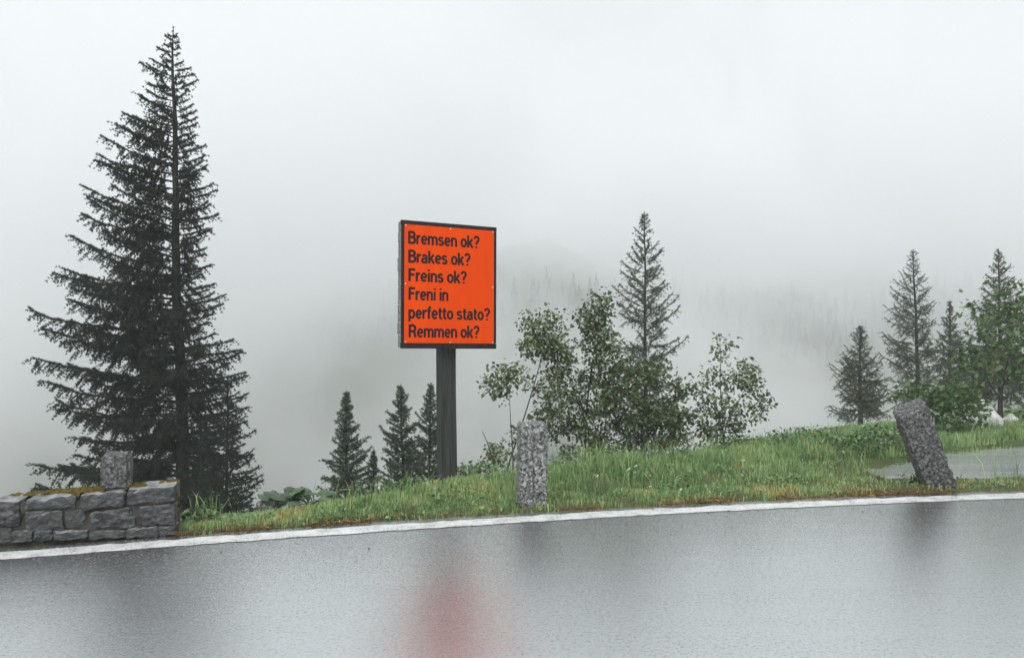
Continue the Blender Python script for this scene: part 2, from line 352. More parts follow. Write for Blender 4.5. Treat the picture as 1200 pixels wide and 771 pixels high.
# ------------------------------------------------------------------ rough stone blocks
def rough_block(name, corners, m, parent=None, seg=(6, 4, 5), amp=.012, freq=6.0, seed=0, rnd=.18, fine=.35, groove=0.0, chip=0.0):
    """corners: 8 world points ordered (x0y0z0, x1y0z0, x1y1z0, x0y1z0, then the same at z1); a hewn, noisy block"""
    c = np.asarray(corners, float); nx_, ny_, nz_ = seg
    idx = {}; V = []
    def key(i, j, k):
        if (i, j, k) not in idx:
            u, v, w = i / nx_, j / ny_, k / nz_
            def rd(a):                              # pull edges in a little so that they read as worn
                return a
            p = ((c[0] * (1 - u) + c[1] * u) * (1 - v) + (c[3] * (1 - u) + c[2] * u) * v) * (1 - w) + ((c[4] * (1 - u) + c[5] * u) * (1 - v) + (c[7] * (1 - u) + c[6] * u) * v) * w
            ctr = c.mean(0); e = sum((i in (0, nx_), j in (0, ny_), k in (0, nz_)))
            if e >= 2: p = p + (ctr - p) / (np.linalg.norm(ctr - p) + 1e-9) * amp * (1.1 if e == 2 else 2.2) * (rnd / .18)
            if chip and e >= 2: p = p + (ctr - p) / (np.linalg.norm(ctr - p) + 1e-9) * chip * max(0.0, mnoise.noise(Vector(p * 14) + Vector((seed, 2.2 * seed, 0))) * 2.2)
            q = Vector(p * freq) + Vector((seed * 3.7, seed * 1.3, -seed * 2.1))
            d = mnoise.noise_vector(q) + mnoise.noise_vector(q * 2.7) * fine
            if groove and j == 0 and i == nx_ // 2: p = p + (c[3] - c[0]) / np.linalg.norm(c[3] - c[0]) * groove
            idx[(i, j, k)] = len(V); V.append(p + np.array(d) * amp)
        return idx[(i, j, k)]
    Fc = []
    for i in range(nx_):
        for k in range(nz_):
            Fc += [(key(i, 0, k), key(i + 1, 0, k), key(i + 1, 0, k + 1), key(i, 0, k + 1)), (key(i, ny_, k), key(i, ny_, k + 1), key(i + 1, ny_, k + 1), key(i + 1, ny_, k))]
    for j in range(ny_):
        for k in range(nz_):
            Fc += [(key(0, j, k), key(0, j, k + 1), key(0, j + 1, k + 1), key(0, j + 1, k)), (key(nx_, j, k), key(nx_, j + 1, k), key(nx_, j + 1, k + 1), key(nx_, j, k + 1))]
    for i in range(nx_):
        for j in range(ny_):
            Fc += [(key(i, j, 0), key(i, j + 1, 0), key(i + 1, j + 1, 0), key(i + 1, j, 0)), (key(i, j, nz_), key(i + 1, j, nz_), key(i + 1, j + 1, nz_), key(i, j + 1, nz_))]
    V = np.array(V)
    if parent is not None: V = V - np.array(parent.location)
    return link_mesh(name, V, Fc, m, parent, smooth_shade=False)
def block_corners(o, ax, ay, az, w, d, h):
    o = np.asarray(o, float); ax = np.asarray(ax, float); ay = np.asarray(ay, float); az = np.asarray(az, float)
    b = [o - ax * w / 2 - ay * d / 2, o + ax * w / 2 - ay * d / 2, o + ax * w / 2 + ay * d / 2, o - ax * w / 2 + ay * d / 2]
    return b + [p + az * h for p in b]

# ------------------------------------------------------------------ stone wall
WR = px_ground(206, 628)[:2]; WL = px_ground(0, 641)[:2]
wdir = (WR - WL) / np.linalg.norm(WR - WL); wnrm = np.array((-wdir[1], wdir[0]))      # along the wall, and away from the road
WALL_D = .27
wall = empty('stone_wall', (*WR, 0)); tag(wall, 'low dark stone wall with mossy top at the left road edge', 'wall', kind='thing')
def wall_pt(x, y):                                  # photo pixel on the wall's front plane -> (s along wall from its right end, z)
    d = np.array(((x - CX) / F, 1.0)); k = (WR @ wnrm) / (d @ wnrm)
    P = d * k; return (P - WR) @ wdir, H - (y - CY) / F * k
def W3(s, dep, z): return np.array((*(WR + wdir * s + wnrm * dep), z))
def wall_stone(name, quad, dep0=0.0, dep1=WALL_D, seed=0, seg=(10, 5, 6), amp=.011, top=False):
    cxq = sum(q[0] for q in quad) / 4; cyq = sum(q[1] for q in quad) / 4
    quad = [(x + (9 if x > cxq else -9), y + ((7 if y > cyq else -6) if not top else (9 if y > cyq else 0))) for x, y in quad]
    (a, b, c_, d) = [wall_pt(x / 5.93, 560 + y / 5.93) for x, y in quad]   # bl, br, tr, tl on the front
    z_back = .004 if top else 0
    cor = [W3(a[0], dep0, a[1]), W3(b[0], dep0, b[1]), W3(b[0], dep1, b[1]), W3(a[0], dep1, a[1]),
           W3(d[0], dep0, d[1]), W3(c_[0], dep0, c_[1]), W3(c_[0], dep1, c_[1] + z_back), W3(d[0], dep1, d[1] + z_back)]
    return rough_block(name, cor, M['stone'], wall, seg, amp, 13.0, seed, rnd=.10, fine=1.0, chip=.02)
stones = [  # zoomed pixel quads: bottom-left, bottom-right, top-right, top-left
    ([(-330, 345), (140, 335), (140, 158), (-330, 185)], 1, -.005), ([(178, 222), (520, 205), (522, 122), (178, 158)], 1, 0),
    ([(552, 226), (862, 190), (862, 92), (552, 124)], 1, -.012), ([(886, 186), (1205, 168), (1205, 55), (886, 86)], 1, 0),
    ([(178, 366), (428, 360), (424, 236), (176, 242)], 0, .004), ([(452, 348), (580, 338), (578, 226), (452, 236)], 0, .014),
    ([(622, 360), (948, 348), (912, 214), (628, 250)], 0, -.006), ([(974, 334), (1212, 322), (1212, 184), (970, 206)], 0, .002),
    ([(-330, 480), (-70, 476), (-70, 365), (-330, 372)], 0, .0), ([(-60, 470), (74, 462), (72, 352), (-60, 356)], 0, .004), ([(84, 452), (218, 440), (214, 372), (86, 376)], 0, -.012),
    ([(226, 440), (362, 432), (360, 372), (226, 376)], 0, -.004), ([(372, 432), (612, 424), (610, 372), (372, 372)], 0, -.014),
    ([(624, 424), (872, 414), (870, 366), (622, 368)], 0, .0), ([(886, 414), (1098, 402), (1094, 346), (888, 350)], 0, -.008), ([(1106, 406), (1216, 398), (1216, 334), (1104, 340)], 0, .004)]
for i, (q, top, d0) in enumerate(stones):
    wall_stone('stone', q, d0, WALL_D if top else .14, seed=i + 1, top=bool(top), amp=.011 if top else .009)
# the wall's end, seen at its right: stones that turn the corner and the back face
s_end = wall_pt(1212 / 5.93, 600)[0]
for i, (d0, d1, z0, z1) in enumerate([(.15, .25, .02, .17), (.155, .25, .18, .29)]):
    rough_block('stone', block_corners(W3(s_end - .11, (d0 + d1) / 2, z0), (*wdir, 0), (*wnrm, 0), (0, 0, 1), .23, d1 - d0, z1 - z0), M['stone'], wall, (4, 3, 3), .009, 7, 40 + i)
# further stones beyond the left frame edge
for i in range(3):
    s0 = wall_pt(-62, 600)[0] - i * .52
    rough_block('stone', block_corners(W3(s0 - .26, WALL_D / 2, .19), (*wdir, 0), (*wnrm, 0), (0, 0, 1), .5, WALL_D, .14), M['stone'], wall, (6, 4, 3), .012, 7, 60 + i)
    rough_block('stone', block_corners(W3(s0 - .26, .12, 0), (*wdir, 0), (*wnrm, 0), (0, 0, 1), .5, .2, .18), M['stone'], wall, (6, 3, 3), .012, 7, 70 + i)
s_l = wall_pt(-62, 600)[0] - 1.5
core = rough_block('mortar_core', block_corners(W3((s_l + s_end) / 2 - .02, WALL_D / 2 + .004, -.12), (*wdir, 0), (*wnrm, 0), (0, 0, 1), s_end - s_l - .04, WALL_D - .045, .405), M['mortar'], wall, (60, 3, 6), .012, 9, 5)
# moss cushions along the top
def moss(parent, pts, seed):
    S = Soup(); r2 = np.random.default_rng(seed)
    for (p, r, h) in pts:
        k, l = 9, 4; th = np.linspace(0, 2 * np.pi, k, endpoint=False); V = [p + np.array((0, 0, h))]
        for ring in range(1, l + 1):
            a = ring / l * np.pi / 2
            for t in th: V.append(p + np.array((math.cos(t) * r * math.sin(a) * (1 + r2.normal() * .12), math.sin(t) * r * math.sin(a) * (1 + r2.normal() * .12), h * math.cos(a) * (1 + r2.normal() * .15) - .006)))
        Fc = [(0, 1 + j, 1 + (j + 1) % k) for j in range(k)]
        for ring in range(l - 1):
            b0 = 1 + ring * k
            for j in range(k): j2 = (j + 1) % k; Fc += [(b0 + j, b0 + k + j, b0 + k + j2), (b0 + j, b0 + k + j2, b0 + j2)]
        S.add(V, Fc, r2.random())
    return S
def ztop(s): return np.interp(s, [wall_pt(0, 588)[0], wall_pt(60, 583)[0], wall_pt(130, 577)[0], wall_pt(204, 570)[0]], [wall_pt(0, 588)[1], wall_pt(60, 583)[1], wall_pt(130, 577)[1], wall_pt(204, 570)[1]])
mp_ = []
for x0, x1, d0, d1, k, r in [(20, 47, .15, .25, 30, .028), (55, 90, .13, .25, 60, .034), (88, 119, .08, .25, 90, .034), (143, 164, .07, .24, 60, .036), (182, 204, .16, .25, 26, .024), (84, 92, -.01, .15, 14, .02), (0, 10, .18, .25, 10, .025)]:
    for _ in range(k):
        s = wall_pt(rng.uniform(x0, x1), 580)[0]; d = rng.uniform(d0, d1)
        mp_.append((W3(s, d, ztop(s) + .008), r * rng.uniform(.4, 1.0), r * rng.uniform(.2, .45)))
for _ in range(26):
    s = s_end + .004; mp_.append((W3(s, rng.uniform(.05, .23), rng.uniform(.12, .3)), rng.uniform(.006, .014), .008))
mo = moss(wall, mp_, 3).build('moss', M['moss'], wall, True); tag(mo, kind='stuff')

# squat granite post standing on the wall
pA = wall_pt(118, 576); pB = wall_pt(151, 574)
sc_ = (pA[0] + pB[0]) / 2 - .015; zt = ztop(sc_) + .002
h_p = .262
cor = block_corners(W3(sc_, .135, zt), (*wdir, 0), (*wnrm, 0), (0, 0, 1), .19, .15, h_p); cor[4][2] -= .006; cor[5][2] -= .012; 
o = rough_block('granite_post', cor, M['granite_dark'], None, (10, 8, 12), .009, 16, 21, rnd=.3, fine=.6, chip=.022); tag(o, 'squat dark granite post standing on the stone wall', 'post')

# upright granite post at the road edge
g0 = px(623, 590, 6.5); g0[2] = ground_z(g0[0], g0[1]) - .12
zt = px(623, 495, 6.5)[2]
o = rough_block('granite_post', block_corners(g0, (.985, .17, 0), (-.17, .985, 0), (.006, 0, 1), .232, .2, zt - g0[2]), M['granite'], None, (18, 12, 40), .0085, 22, 31, rnd=.26, fine=.75, groove=.014, chip=.03); tag(o, 'upright speckled granite post between sign and road edge line', 'post')
# leaning granite post by the path
top_c = px(1066, 479, 7.25); bot_c = px(1098, 564, 7.3)
ax_ = (top_c - bot_c); L_ = np.linalg.norm(ax_); az_ = ax_ / L_
yaw = math.radians(-12); fx_ = np.array((math.cos(yaw), math.sin(yaw), 0)); fx_ -= az_ * (fx_ @ az_); fx_ /= np.linalg.norm(fx_); fy_ = np.cross(az_, fx_)
cor = block_corners(bot_c - az_ * .14, fx_, fy_, az_, .275, .22, L_ + .13)
cor[4] = cor[4] - az_ * .03; cor[5] = cor[5] + az_ * .05; cor[6] = cor[6] + az_ * .07; cor[7] = cor[7] + az_ * .03
o = rough_block('granite_post', cor, M['granite_dark'], None, (14, 10, 36), .012, 15, 51, rnd=.22, fine=.7, chip=.04); tag(o, 'granite post leaning left at the right road edge', 'post')

# boulders
def boulder(name, ctr, rad, m, seed, label):
    import bmesh
    bm = bmesh.new(); bmesh.ops.create_icosphere(bm, subdivisions=3, radius=1)
    for v in bm.verts:
        p = v.co.copy(); d = mnoise.noise(p * 1.3 + Vector((seed, 0, 0))) * .35 + mnoise.noise(p * 3.1 + Vector((0, seed, 0))) * .14
        for nrm in (Vector((.5, -.6, .62)).normalized(), Vector((-.7, -.2, .68)).normalized(), Vector((.1, -.95, .2)).normalized()):
            k = p.dot(nrm)
            if k > .72: p -= nrm * (k - .72)
        v.co = p * (1 + d); v.co.x *= rad[0]; v.co.y *= rad[1]; v.co.z *= rad[2]
    me = bpy.data.meshes.new(name); bm.to_mesh(me); bm.free(); me.materials.append(m)
    o = bpy.data.objects.new(name, me); C.objects.link(o); o.location = tuple(ctr); return tag(o, label, 'rock')
c_ = px(1147, 489, 11.2); boulder('boulder', c_, (.3, .25, .26), M['boulder'], 3, 'pale grey boulder in the grass below the maple')
c_ = px(1184, 491, 11.4); boulder('boulder', c_, (.09, .08, .075), M['boulder'], 8, 'small round pale stone in the grass right of the boulder')
c_ = px(316, 588, 6.9); boulder('boulder', c_, (.10, .1, .10), M['granite'], 5, 'grey rock beside the big leaves near the spruces')

# ------------------------------------------------------------------ road sign
SY = 7.5
yaw = math.radians(26); roll = math.radians(.9)
sx_ = np.array((math.cos(yaw), math.sin(yaw), 0)); sn_ = np.array((math.sin(yaw), -math.cos(yaw), 0))     # along the board, and out of its face
sup = np.array((0, 0, 1.0))
bx_ = sx_ * math.cos(roll) - sup * math.sin(roll); bz_ = sup * math.cos(roll) + sx_ * math.sin(roll) * .2; bz_ /= np.linalg.norm(bz_)
bc = px(526.6, 335.5, SY)
BW, BH = .985, 1.205
base = px(523, 560, SY + .06); base[2] = ground_z(base[0], base[1])
sign = empty('road_sign', base); tag(sign, 'orange brake warning sign in five languages on a dark wooden post', 'sign')
def B3(u, v, w): return bc + bx_ * u + bz_ * v + sn_ * w
def sign_box(name, u0, u1, v0, v1, w0, w1, m, parent=None, bev=.004):
    import bmesh
    bm = bmesh.new(); vs_ = [bm.verts.new(B3(u, v, w)) for w in (w0, w1) for (u, v) in ((u0, v0), (u1, v0), (u1, v1), (u0, v1))]
    for f in ((0, 3, 2, 1), (4, 5, 6, 7), (0, 1, 5, 4), (1, 2, 6, 5), (2, 3, 7, 6), (3, 0, 4, 7)): bm.faces.new([vs_[i] for i in f])
    bmesh.ops.recalc_face_normals(bm, faces=bm.faces)
    if bev: bmesh.ops.bevel(bm, geom=list(bm.edges), offset=bev, segments=1, affect='EDGES')
    bmesh.ops.translate(bm, verts=bm.verts, vec=-Vector(sign.location))
    me = bpy.data.meshes.new(name); bm.to_mesh(me); bm.free(); me.materials.append(m)
    o = bpy.data.objects.new(name, me); C.objects.link(o); o.parent = parent or sign; return o
cuts = [-.5, -.395, -.30, -.16, -.02, .10, .215, .33, .42, .5]
for i, (a, b) in enumerate(zip(cuts[:-1], cuts[1:])):
    j = rng.uniform(-.004, .004)
    sign_box('plank', -BW / 2 + j, BW / 2 + j, a * BH + .002, b * BH - .002, -.095 + rng.uniform(-.003, .003), -.004, M['plank'], bev=.003)
fw = .040
for nm, (u0, u1, v0, v1) in (('frame_rail', (-BW / 2 - .006, BW / 2 + .006, BH / 2 - fw, BH / 2 + .006)), ('frame_rail', (-BW / 2 - .006, BW / 2 + .006, -BH / 2 - .006, -BH / 2 + fw + .008)),
                             ('frame_stile', (-BW / 2 + .0, -BW / 2 + fw, -BH / 2 + fw + .01, BH / 2 - fw - .002)), ('frame_stile', (BW / 2 - fw + .006, BW / 2 + .004, -BH / 2 + fw + .01, BH / 2 - fw - .002))):
    sign_box(nm, u0, u1, v0, v1, -.002, .022, M['frame'])
sign_box('backing_sheet', -BW / 2 + fw + .002, BW / 2 - fw + .004, -BH / 2 + fw + .012, BH / 2 - fw - .004, -.002, .016, M['frame'], bev=0)
PU0, PU1, PV0, PV1 = -BW / 2 + .026, BW / 2 - .027, -BH / 2 + .046, BH / 2 - .034
panel = sign_box('orange_panel', PU0, PU1, PV0, PV1, .024, .028, M['orange'], bev=.001)
# lettering, stroked glyphs: cap height 1, x-height .72
def arc(cx_, cy_, rx_, ry_, a0, a1, n_=14):
    a = np.radians(np.linspace(a0, a1, n_)); return [(cx_ + rx_ * math.cos(t), cy_ + ry_ * math.sin(t)) for t in a]
h_ = .092
G = {
 'o': (.56, [arc(.28, .36, .19, .285, 0, 360, 28)]),
 'n': (.56, [[(.10, 0), (.10, .72)], [(.10, .46)] + arc(.28, .46, .175, .185, 165, 0, 12) + [(.455, 0)]]),
 'm': (.86, [[(.10, 0), (.10, .72)], [(.10, .46)] + arc(.265, .46, .16, .185, 165, 0, 12) + [(.425, 0)], [(.425, .46)] + arc(.59, .46, .16, .185, 165, 0, 12) + [(.75, 0)]]),
 'r': (.38, [[(.10, 0), (.10, .72)], [(.10, .40)] + arc(.32, .40, .20, .245, 160, 92, 8) + [(.37, .645)]]),
 'e': (.55, [[(.13, .36), (.455, .36)], [(.462, .36)] + arc(.28, .36, .182, .285, 8, 318, 26)]),
 's': (.51, [arc(.25, .52, .155, .125, 20, 180, 10) + arc(.25, .52, .155, .14, 190, 250, 5) + arc(.25, .205, .165, .165, 75, -0, 8)[0:8] + arc(.25, .205, .165, .13, -10, -165, 12)]),
 'k': (.54, [[(.10, 0), (.10, 1)], [(.14, .27), (.46, .72)], [(.235, .42), (.485, 0)]]),
 'a': (.55, [[(.43, 0), (.43, .45)] + arc(.27, .47, .16, .175, 5, 165, 12), [(.43, .42), (.25, .385)] + arc(.235, .215, .155, .155, 95, 270, 12) + [(.34, .09), (.43, .20)]]),
 'i': (.25, [[(.125, 0), (.125, .72)], [(.125, .86), (.125, 1)]]),
 'p': (.57, [[(.10, -.22), (.10, .72)], arc(.285, .36, .185, .285, 160, -160, 24)]),
 'f': (.36, [[(.16, 0), (.16, .78)] + arc(.30, .78, .14, .145, 175, 85, 8) + [(.36, .925)], [(.02, .65), (.34, .65)]]),
 't': (.36, [[(.16, .9), (.16, .18)] + arc(.28, .19, .12, .12, 185, 275, 8) + [(.345, .07)], [(.02, .65), (.34, .65)]]),
 'B': (.66, [[(.115, 0), (.115, 1)], [(.115, .925), (.34, .925)] + arc(.36, .735, .165, .19, 88, -90, 12) + [(.115, .545)], [(.115, .535), (.36, .535)] + arc(.375, .305, .19, .23, 88, -90, 14) + [(.115, .075)]]),
 'R': (.68, [[(.115, 0), (.115, 1)], [(.115, .925), (.36, .925)] + arc(.375, .705, .18, .22, 88, -90, 14) + [(.115, .485)], [(.36, .485), (.46, .42), (.52, .28), (.56, 0)]]),
 'F': (.58, [[(.115, 0), (.115, 1)], [(.115, .925), (.56, .925)], [(.115, .53), (.50, .53)]]),
 '?': (.56, [arc(.28, .725, .18, .205, 175, -20, 16) + [(.40, .57), (.30, .47), (.275, .36), (.275, .27)], [(.275, 0), (.275, .145)]]),
}
def stroke(pts, w):
    P = [np.array(pts[0], float)]
    for q in pts[1:]:
        q = np.array(q, float)
        if np.linalg.norm(q - P[-1]) > .012: P.append(q)
    P = np.array(P); n_ = len(P); closed = np.linalg.norm(P[0] - P[-1]) < .02
    d = np.diff(P, axis=0); d /= np.linalg.norm(d, axis=1, keepdims=True); nn = np.stack((-d[:, 1], d[:, 0]), 1)
    m_ = np.zeros_like(P); m_[0] = nn[0]; m_[-1] = nn[-1]
    for i in range(1, n_ - 1): b = nn[i - 1] + nn[i]; m_[i] = b / max(.6, (b @ b) / 2)
    if closed: b = nn[0] + nn[-1]; m_[0] = m_[-1] = b / max(.6, (b @ b) / 2)
    return P + m_ * w, P - m_ * w
PWd, PHt = PU1 - PU0, PV1 - PV0
def text_line(txt, u0, u1, base_v, cap):
    adv = sum((.26 if ch == ' ' else G[ch][0]) for ch in txt) - .1
    sxx = (u1 - u0) / adv; x = 0; V = []; Fc = []; layer = 0
    def flush():
        o = link_mesh('lettering', np.array(V) - np.array(sign.location), list(Fc), M['black'], panel); V.clear(); Fc.clear()
    for ch in txt:
        if ch == ' ': x += .26; flush(); continue
        for st_ in G[ch][1]:
            L1, R1 = stroke(st_, h_ if ch.islower() or ch == '?' else h_ * 1.08); b0 = len(V); wz = .0284 + (layer % 4) * .00018; layer += 1
            for a, b in zip(L1, R1):
                V.append(B3(u0 + (x + a[0]) * sxx - .1 * sxx * .8, base_v + a[1] * cap, wz)); V.append(B3(u0 + (x + b[0]) * sxx - .1 * sxx * .8, base_v + b[1] * cap, wz))
            for i in range(len(L1) - 1): k = b0 + 2 * i; Fc.append((k, k + 2, k + 3, k + 1))
        x += G[ch][0]
    flush()
cap = .108 * PHt
for i, (txt, a, b) in enumerate([('Bremsen ok?', .046, .83), ('Brakes ok?', .048, .727), ('Freins ok?', .05, .685), ('Freni in', .052, .478), ('perfetto stato?', .052, .955), ('Remmen ok?', .054, .832)]):
    text_line(txt, PU0 + a * PWd, PU0 + b * PWd, PV1 - (.163 + i * .1578) * PHt, cap)
def screw(u, v):
    S = Soup(); k = 10; th = np.arange(k) / k * 2 * np.pi; V = [B3(u, v, .0345)]
    for r, w in ((.006, .0335), (.008, .0285)): V += [B3(u + math.cos(t) * r, v + math.sin(t) * r, w) for t in th]
    S.add(V, [(0, 1 + j, 1 + (j + 1) % k) for j in range(k)] + [f for j in range(k) for f in ((1 + j, 1 + k + j, 1 + k + (j + 1) % k), (1 + j, 1 + k + (j + 1) % k, 1 + (j + 1) % k))])
    S.build('screw', M['screw'], sign)
for u in (PU0 + .012, 0, PU1 - .012):
    for v in (PV0 + .010, (PV0 + PV1) / 2, PV1 - .010):
        if u == 0 and abs(v - (PV0 + PV1) / 2) < .01: continue
        screw(u, v)
# post: two timbers side by side, and a cap that stands above the board
def post_box(name, x0, x1, y0, y1, z0, z1):
    V = []
    ks = 14
    c0 = bc - sn_ * .172
    for k in range(ks + 1):
        z = z0 + (z1 - z0) * k / ks; j = .0025
        for (a, b) in ((x0, y0), (x1, y0), (x1, y1), (x0, y1)):
            p = c0 + sx_ * (a + rng.uniform(-j, j)) + (-sn_) * (b + rng.uniform(-j, j)); V.append((p[0] + (z - bc[2]) * -.012, p[1], z))
    Fc = [(4 * k + i, 4 * k + (i + 1) % 4, 4 * k + 4 + (i + 1) % 4, 4 * k + 4 + i) for k in range(ks) for i in range(4)] + [(3, 2, 1, 0), (4 * ks, 4 * ks + 1, 4 * ks + 2, 4 * ks + 3)]
    return link_mesh(name, np.array(V) - np.array(sign.location), Fc, M['post'], sign)
z_top = bc[2] + BH / 2 + .018
post_box('post_timber', -.062, .026, -.07, .06, base[2] - .3, z_top); post_box('post_timber', .030, .100, -.066, .064, base[2] - .3, z_top - .006)

# ------------------------------------------------------------------ conifers
def unit(a): return a / (np.linalg.norm(a, axis=-1, keepdims=True) + 1e-9)
def needle_sprays(S, P, D, ln, wd, k, r, spread=.9, tint=None):
    """k pointed needle tufts at every point P with axis D"""
    P = np.repeat(P, k, 0); D = np.repeat(D, k, 0); m_ = len(P)
    R = unit(r.normal(size=(m_, 3))); ax = unit(D * .75 + R * spread)
    sd_ = unit(np.cross(ax, unit(r.normal(size=(m_, 3)))))
    L = (ln * r.uniform(.6, 1.25, m_))[:, None]; w = (wd * r.uniform(.7, 1.3, m_))[:, None]
    V = np.stack((P - sd_ * w, P + sd_ * w, P + ax * L), 1).reshape(-1, 3)
    t = np.clip(r.normal(.45, .2, m_), 0, 1) if tint is None else np.clip(np.repeat(tint, k) + r.normal(0, .12, m_), 0, 1)
    S.add(V, np.arange(m_ * 3).reshape(-1, 3), t)

def conifer(name, label, top_px, base_x, Y, ext, needle_m, bark_m, seed, n_branch, trunk_r, rise=(.35, -.05), tip=.22, twig=.30, step=.055, needle=(.022, .0035, 5), dens=1.0, low=.04, droop=.5, gap=0, group=None, lean=None, z_base=None, hang=.55, rag=.5, limb=1.0, wild=.07, plane=0.0):
    """ext(h, az) -> branch reach at relative height h (0 base .. 1 top) towards azimuth az (0 = right in the photo, pi = left)"""
    r = np.random.default_rng(seed)
    tp = px(*top_px, Y); b0 = np.array(((base_x - CX) / F * Y, Y, 0.0)); b0[2] = ground_z(b0[0], b0[1]) if z_base is None else z_base
    b0[2] -= .05; Ht = tp[2] - b0[2]
    root = empty(name, b0); tag(root, label, 'tree', group)
    hs = np.linspace(0, 1, 26)
    wob = np.cumsum(r.normal(0, .008 * Ht / 7, (26, 2)), 0); wob -= hs[:, None] * wob[-1]
    def axis_pt(h):
        return np.array((np.interp(h, hs, b0[0] + (tp[0] - b0[0]) * hs + wob[:, 0]), np.interp(h, hs, b0[1] + wob[:, 1]), b0[2] + Ht * h))
    TR = Soup(); TR.tube([axis_pt(h) for h in hs], trunk_r * (1 - hs) ** .8 + .006, 9)
    TR.build('trunk', bark_m, root, True)
    BR = Soup(); NE = Soup(); PP = []; DD = []; TT = []
    az0 = r.uniform(0, 6.28)
    for i in range(n_branch):
        f = (i + r.uniform(0, .8)) / n_branch
        h = low + (1 - low) * (1 - (1 - f) ** .92) ; h = min(h, .985)
        az0 += 2.39996 + r.normal(0, .35); az = az0 - plane * math.sin(2 * az0)
        net = (rise[1] + (rise[0] - rise[1]) * h) - droop * .38 * (1 - h * .55) + tip
        L = ext(h, az % (2 * np.pi)); L = ext(min(1, h + L * net / Ht), az % (2 * np.pi)); L = ext(min(1, h + L * net / Ht), az % (2 * np.pi)) * (r.uniform(.55, 1.04) if r.random() < rag else r.uniform(.85, 1.04))
        if r.random() < gap or L < .02: continue
        out = np.array((math.cos(az), math.sin(az), 0)); a = rise[1] + (rise[0] - rise[1]) * h + r.normal(0, wild)
        m_ = 9; u = np.linspace(0, 1, m_)
        zz = L * (a * u - droop * .38 * u * u * (1 - h * .55) + tip * u ** 3)
        side = np.array((-out[1], out[0], 0)); cv = r.normal(0, .09 + wild * .5) * L
        pts = axis_pt(h) + out * (L * u)[:, None] + side * (cv * u * u)[:, None]; pts[:, 2] += zz
        pts += r.normal(0, .008 * L, pts.shape) * u[:, None]
        rb = max(.004, .012 * L ** .8) * (trunk_r / .1) ** .4 * limb
        BR.tube(pts, rb * (1 - u) + .0025, 4)
        # twigs on both sides
        nt = max(3, int(L / step * dens)); tu = np.clip(.10 + .9 * (np.arange(nt) + r.uniform(0, 1, nt)) / nt, 0, 1)
        for q, t_ in enumerate(tu):
            p = np.array([np.interp(t_, u, pts[:, c3]) for c3 in range(3)]); k = min(m_ - 2, int(t_ * (m_ - 1))); d = unit(pts[k + 1] - pts[k])
            sgn = 1 if q % 2 else -1
            tl = twig * L ** .55 * (1.05 - t_ * .72) * r.uniform(.55, 1.15)
            dirv = unit(d * r.uniform(.35, .9) + side * sgn * r.uniform(.45, 1.0) + np.array((0, 0, -hang * r.uniform(-.55, 1.25))))
            ns = max(2, int(tl / .034)); w = np.linspace(.12, 1, ns)[:, None]
            tp_ = p + dirv * tl * w + np.array((0, 0, -1)) * (tl * .3 * hang) * w ** 2
            BR.tube(np.vstack((p, tp_[-1])), [.0032, .0012], 3)
            PP.append(tp_); DD.append(np.repeat(dirv[None], ns, 0)); TT.append(np.linspace(.2, .75, ns) + r.normal(0, .06))
            if tl > .16:                              # side twiglets, hanging
                for e in range(int(tl / .07)):
                    w0 = r.uniform(.2, .85); pb = p + dirv * tl * w0; dl = tl * r.uniform(.25, .5)
                    dv = unit(dirv * .5 + np.cross(dirv, (0, 0, 1)) * r.choice((-1, 1)) * r.uniform(.2, .8) + np.array((0, 0, -hang * r.uniform(.4, 1.4))))
                    n2 = max(2, int(dl / .034)); w2 = np.linspace(.15, 1, n2)[:, None]
                    PP.append(pb + dv * dl * w2); DD.append(np.repeat(dv[None], n2, 0)); TT.append(np.linspace(.2, .7, n2))
                    BR.tube(np.vstack((pb, pb + dv * dl)), [.002, .001], 3)
        ne_ = max(3, int(L / .016)); w = np.linspace(.25, 1, ne_); PP.append(np.stack([np.interp(w, u, pts[:, c3]) for c3 in range(3)], 1)); DD.append(np.gradient(PP[-1], axis=0)); DD[-1] = unit(DD[-1]); TT.append(np.full(ne_, .5))
    hh = np.linspace(.9, 1, 16); lead = np.array([axis_pt(h) for h in hh]); PP.append(lead); DD.append(np.repeat([[0, 0, 1.0]], 16, 0)); TT.append(np.full(16, .5))
    P = np.concatenate(PP); D = np.concatenate(DD); T = np.concatenate(TT)
    needle_sprays(NE, P, D, needle[0], needle[1], needle[2], r, .9, T)
    tag(BR.build('branches', bark_m, root), kind='stuff'); tag(NE.build('crown', needle_m, root), kind='stuff')
    return root
def prof(px_m, left, right, Y, top, base_y, axis_x):
    """branch reach from the silhouette: lists of (photo y, photo x) on the left and on the right"""
    ly, lx = zip(*left); ry_, rx_ = zip(*right)
    z0 = px_m
    def f(h, az):
        y = base_y + (top - base_y) * h
        l = max(0.02, (axis_x(y) - np.interp(y, ly, lx)) / F * Y); r_ = max(0.02, (np.interp(y, ry_, rx_) - axis_x(y)) / F * Y)
        c = math.cos(az); m_ = (l + r_) / 2 * .58
        return (l if c < 0 else r_) * c * c + m_ * (1 - c * c)
    return f

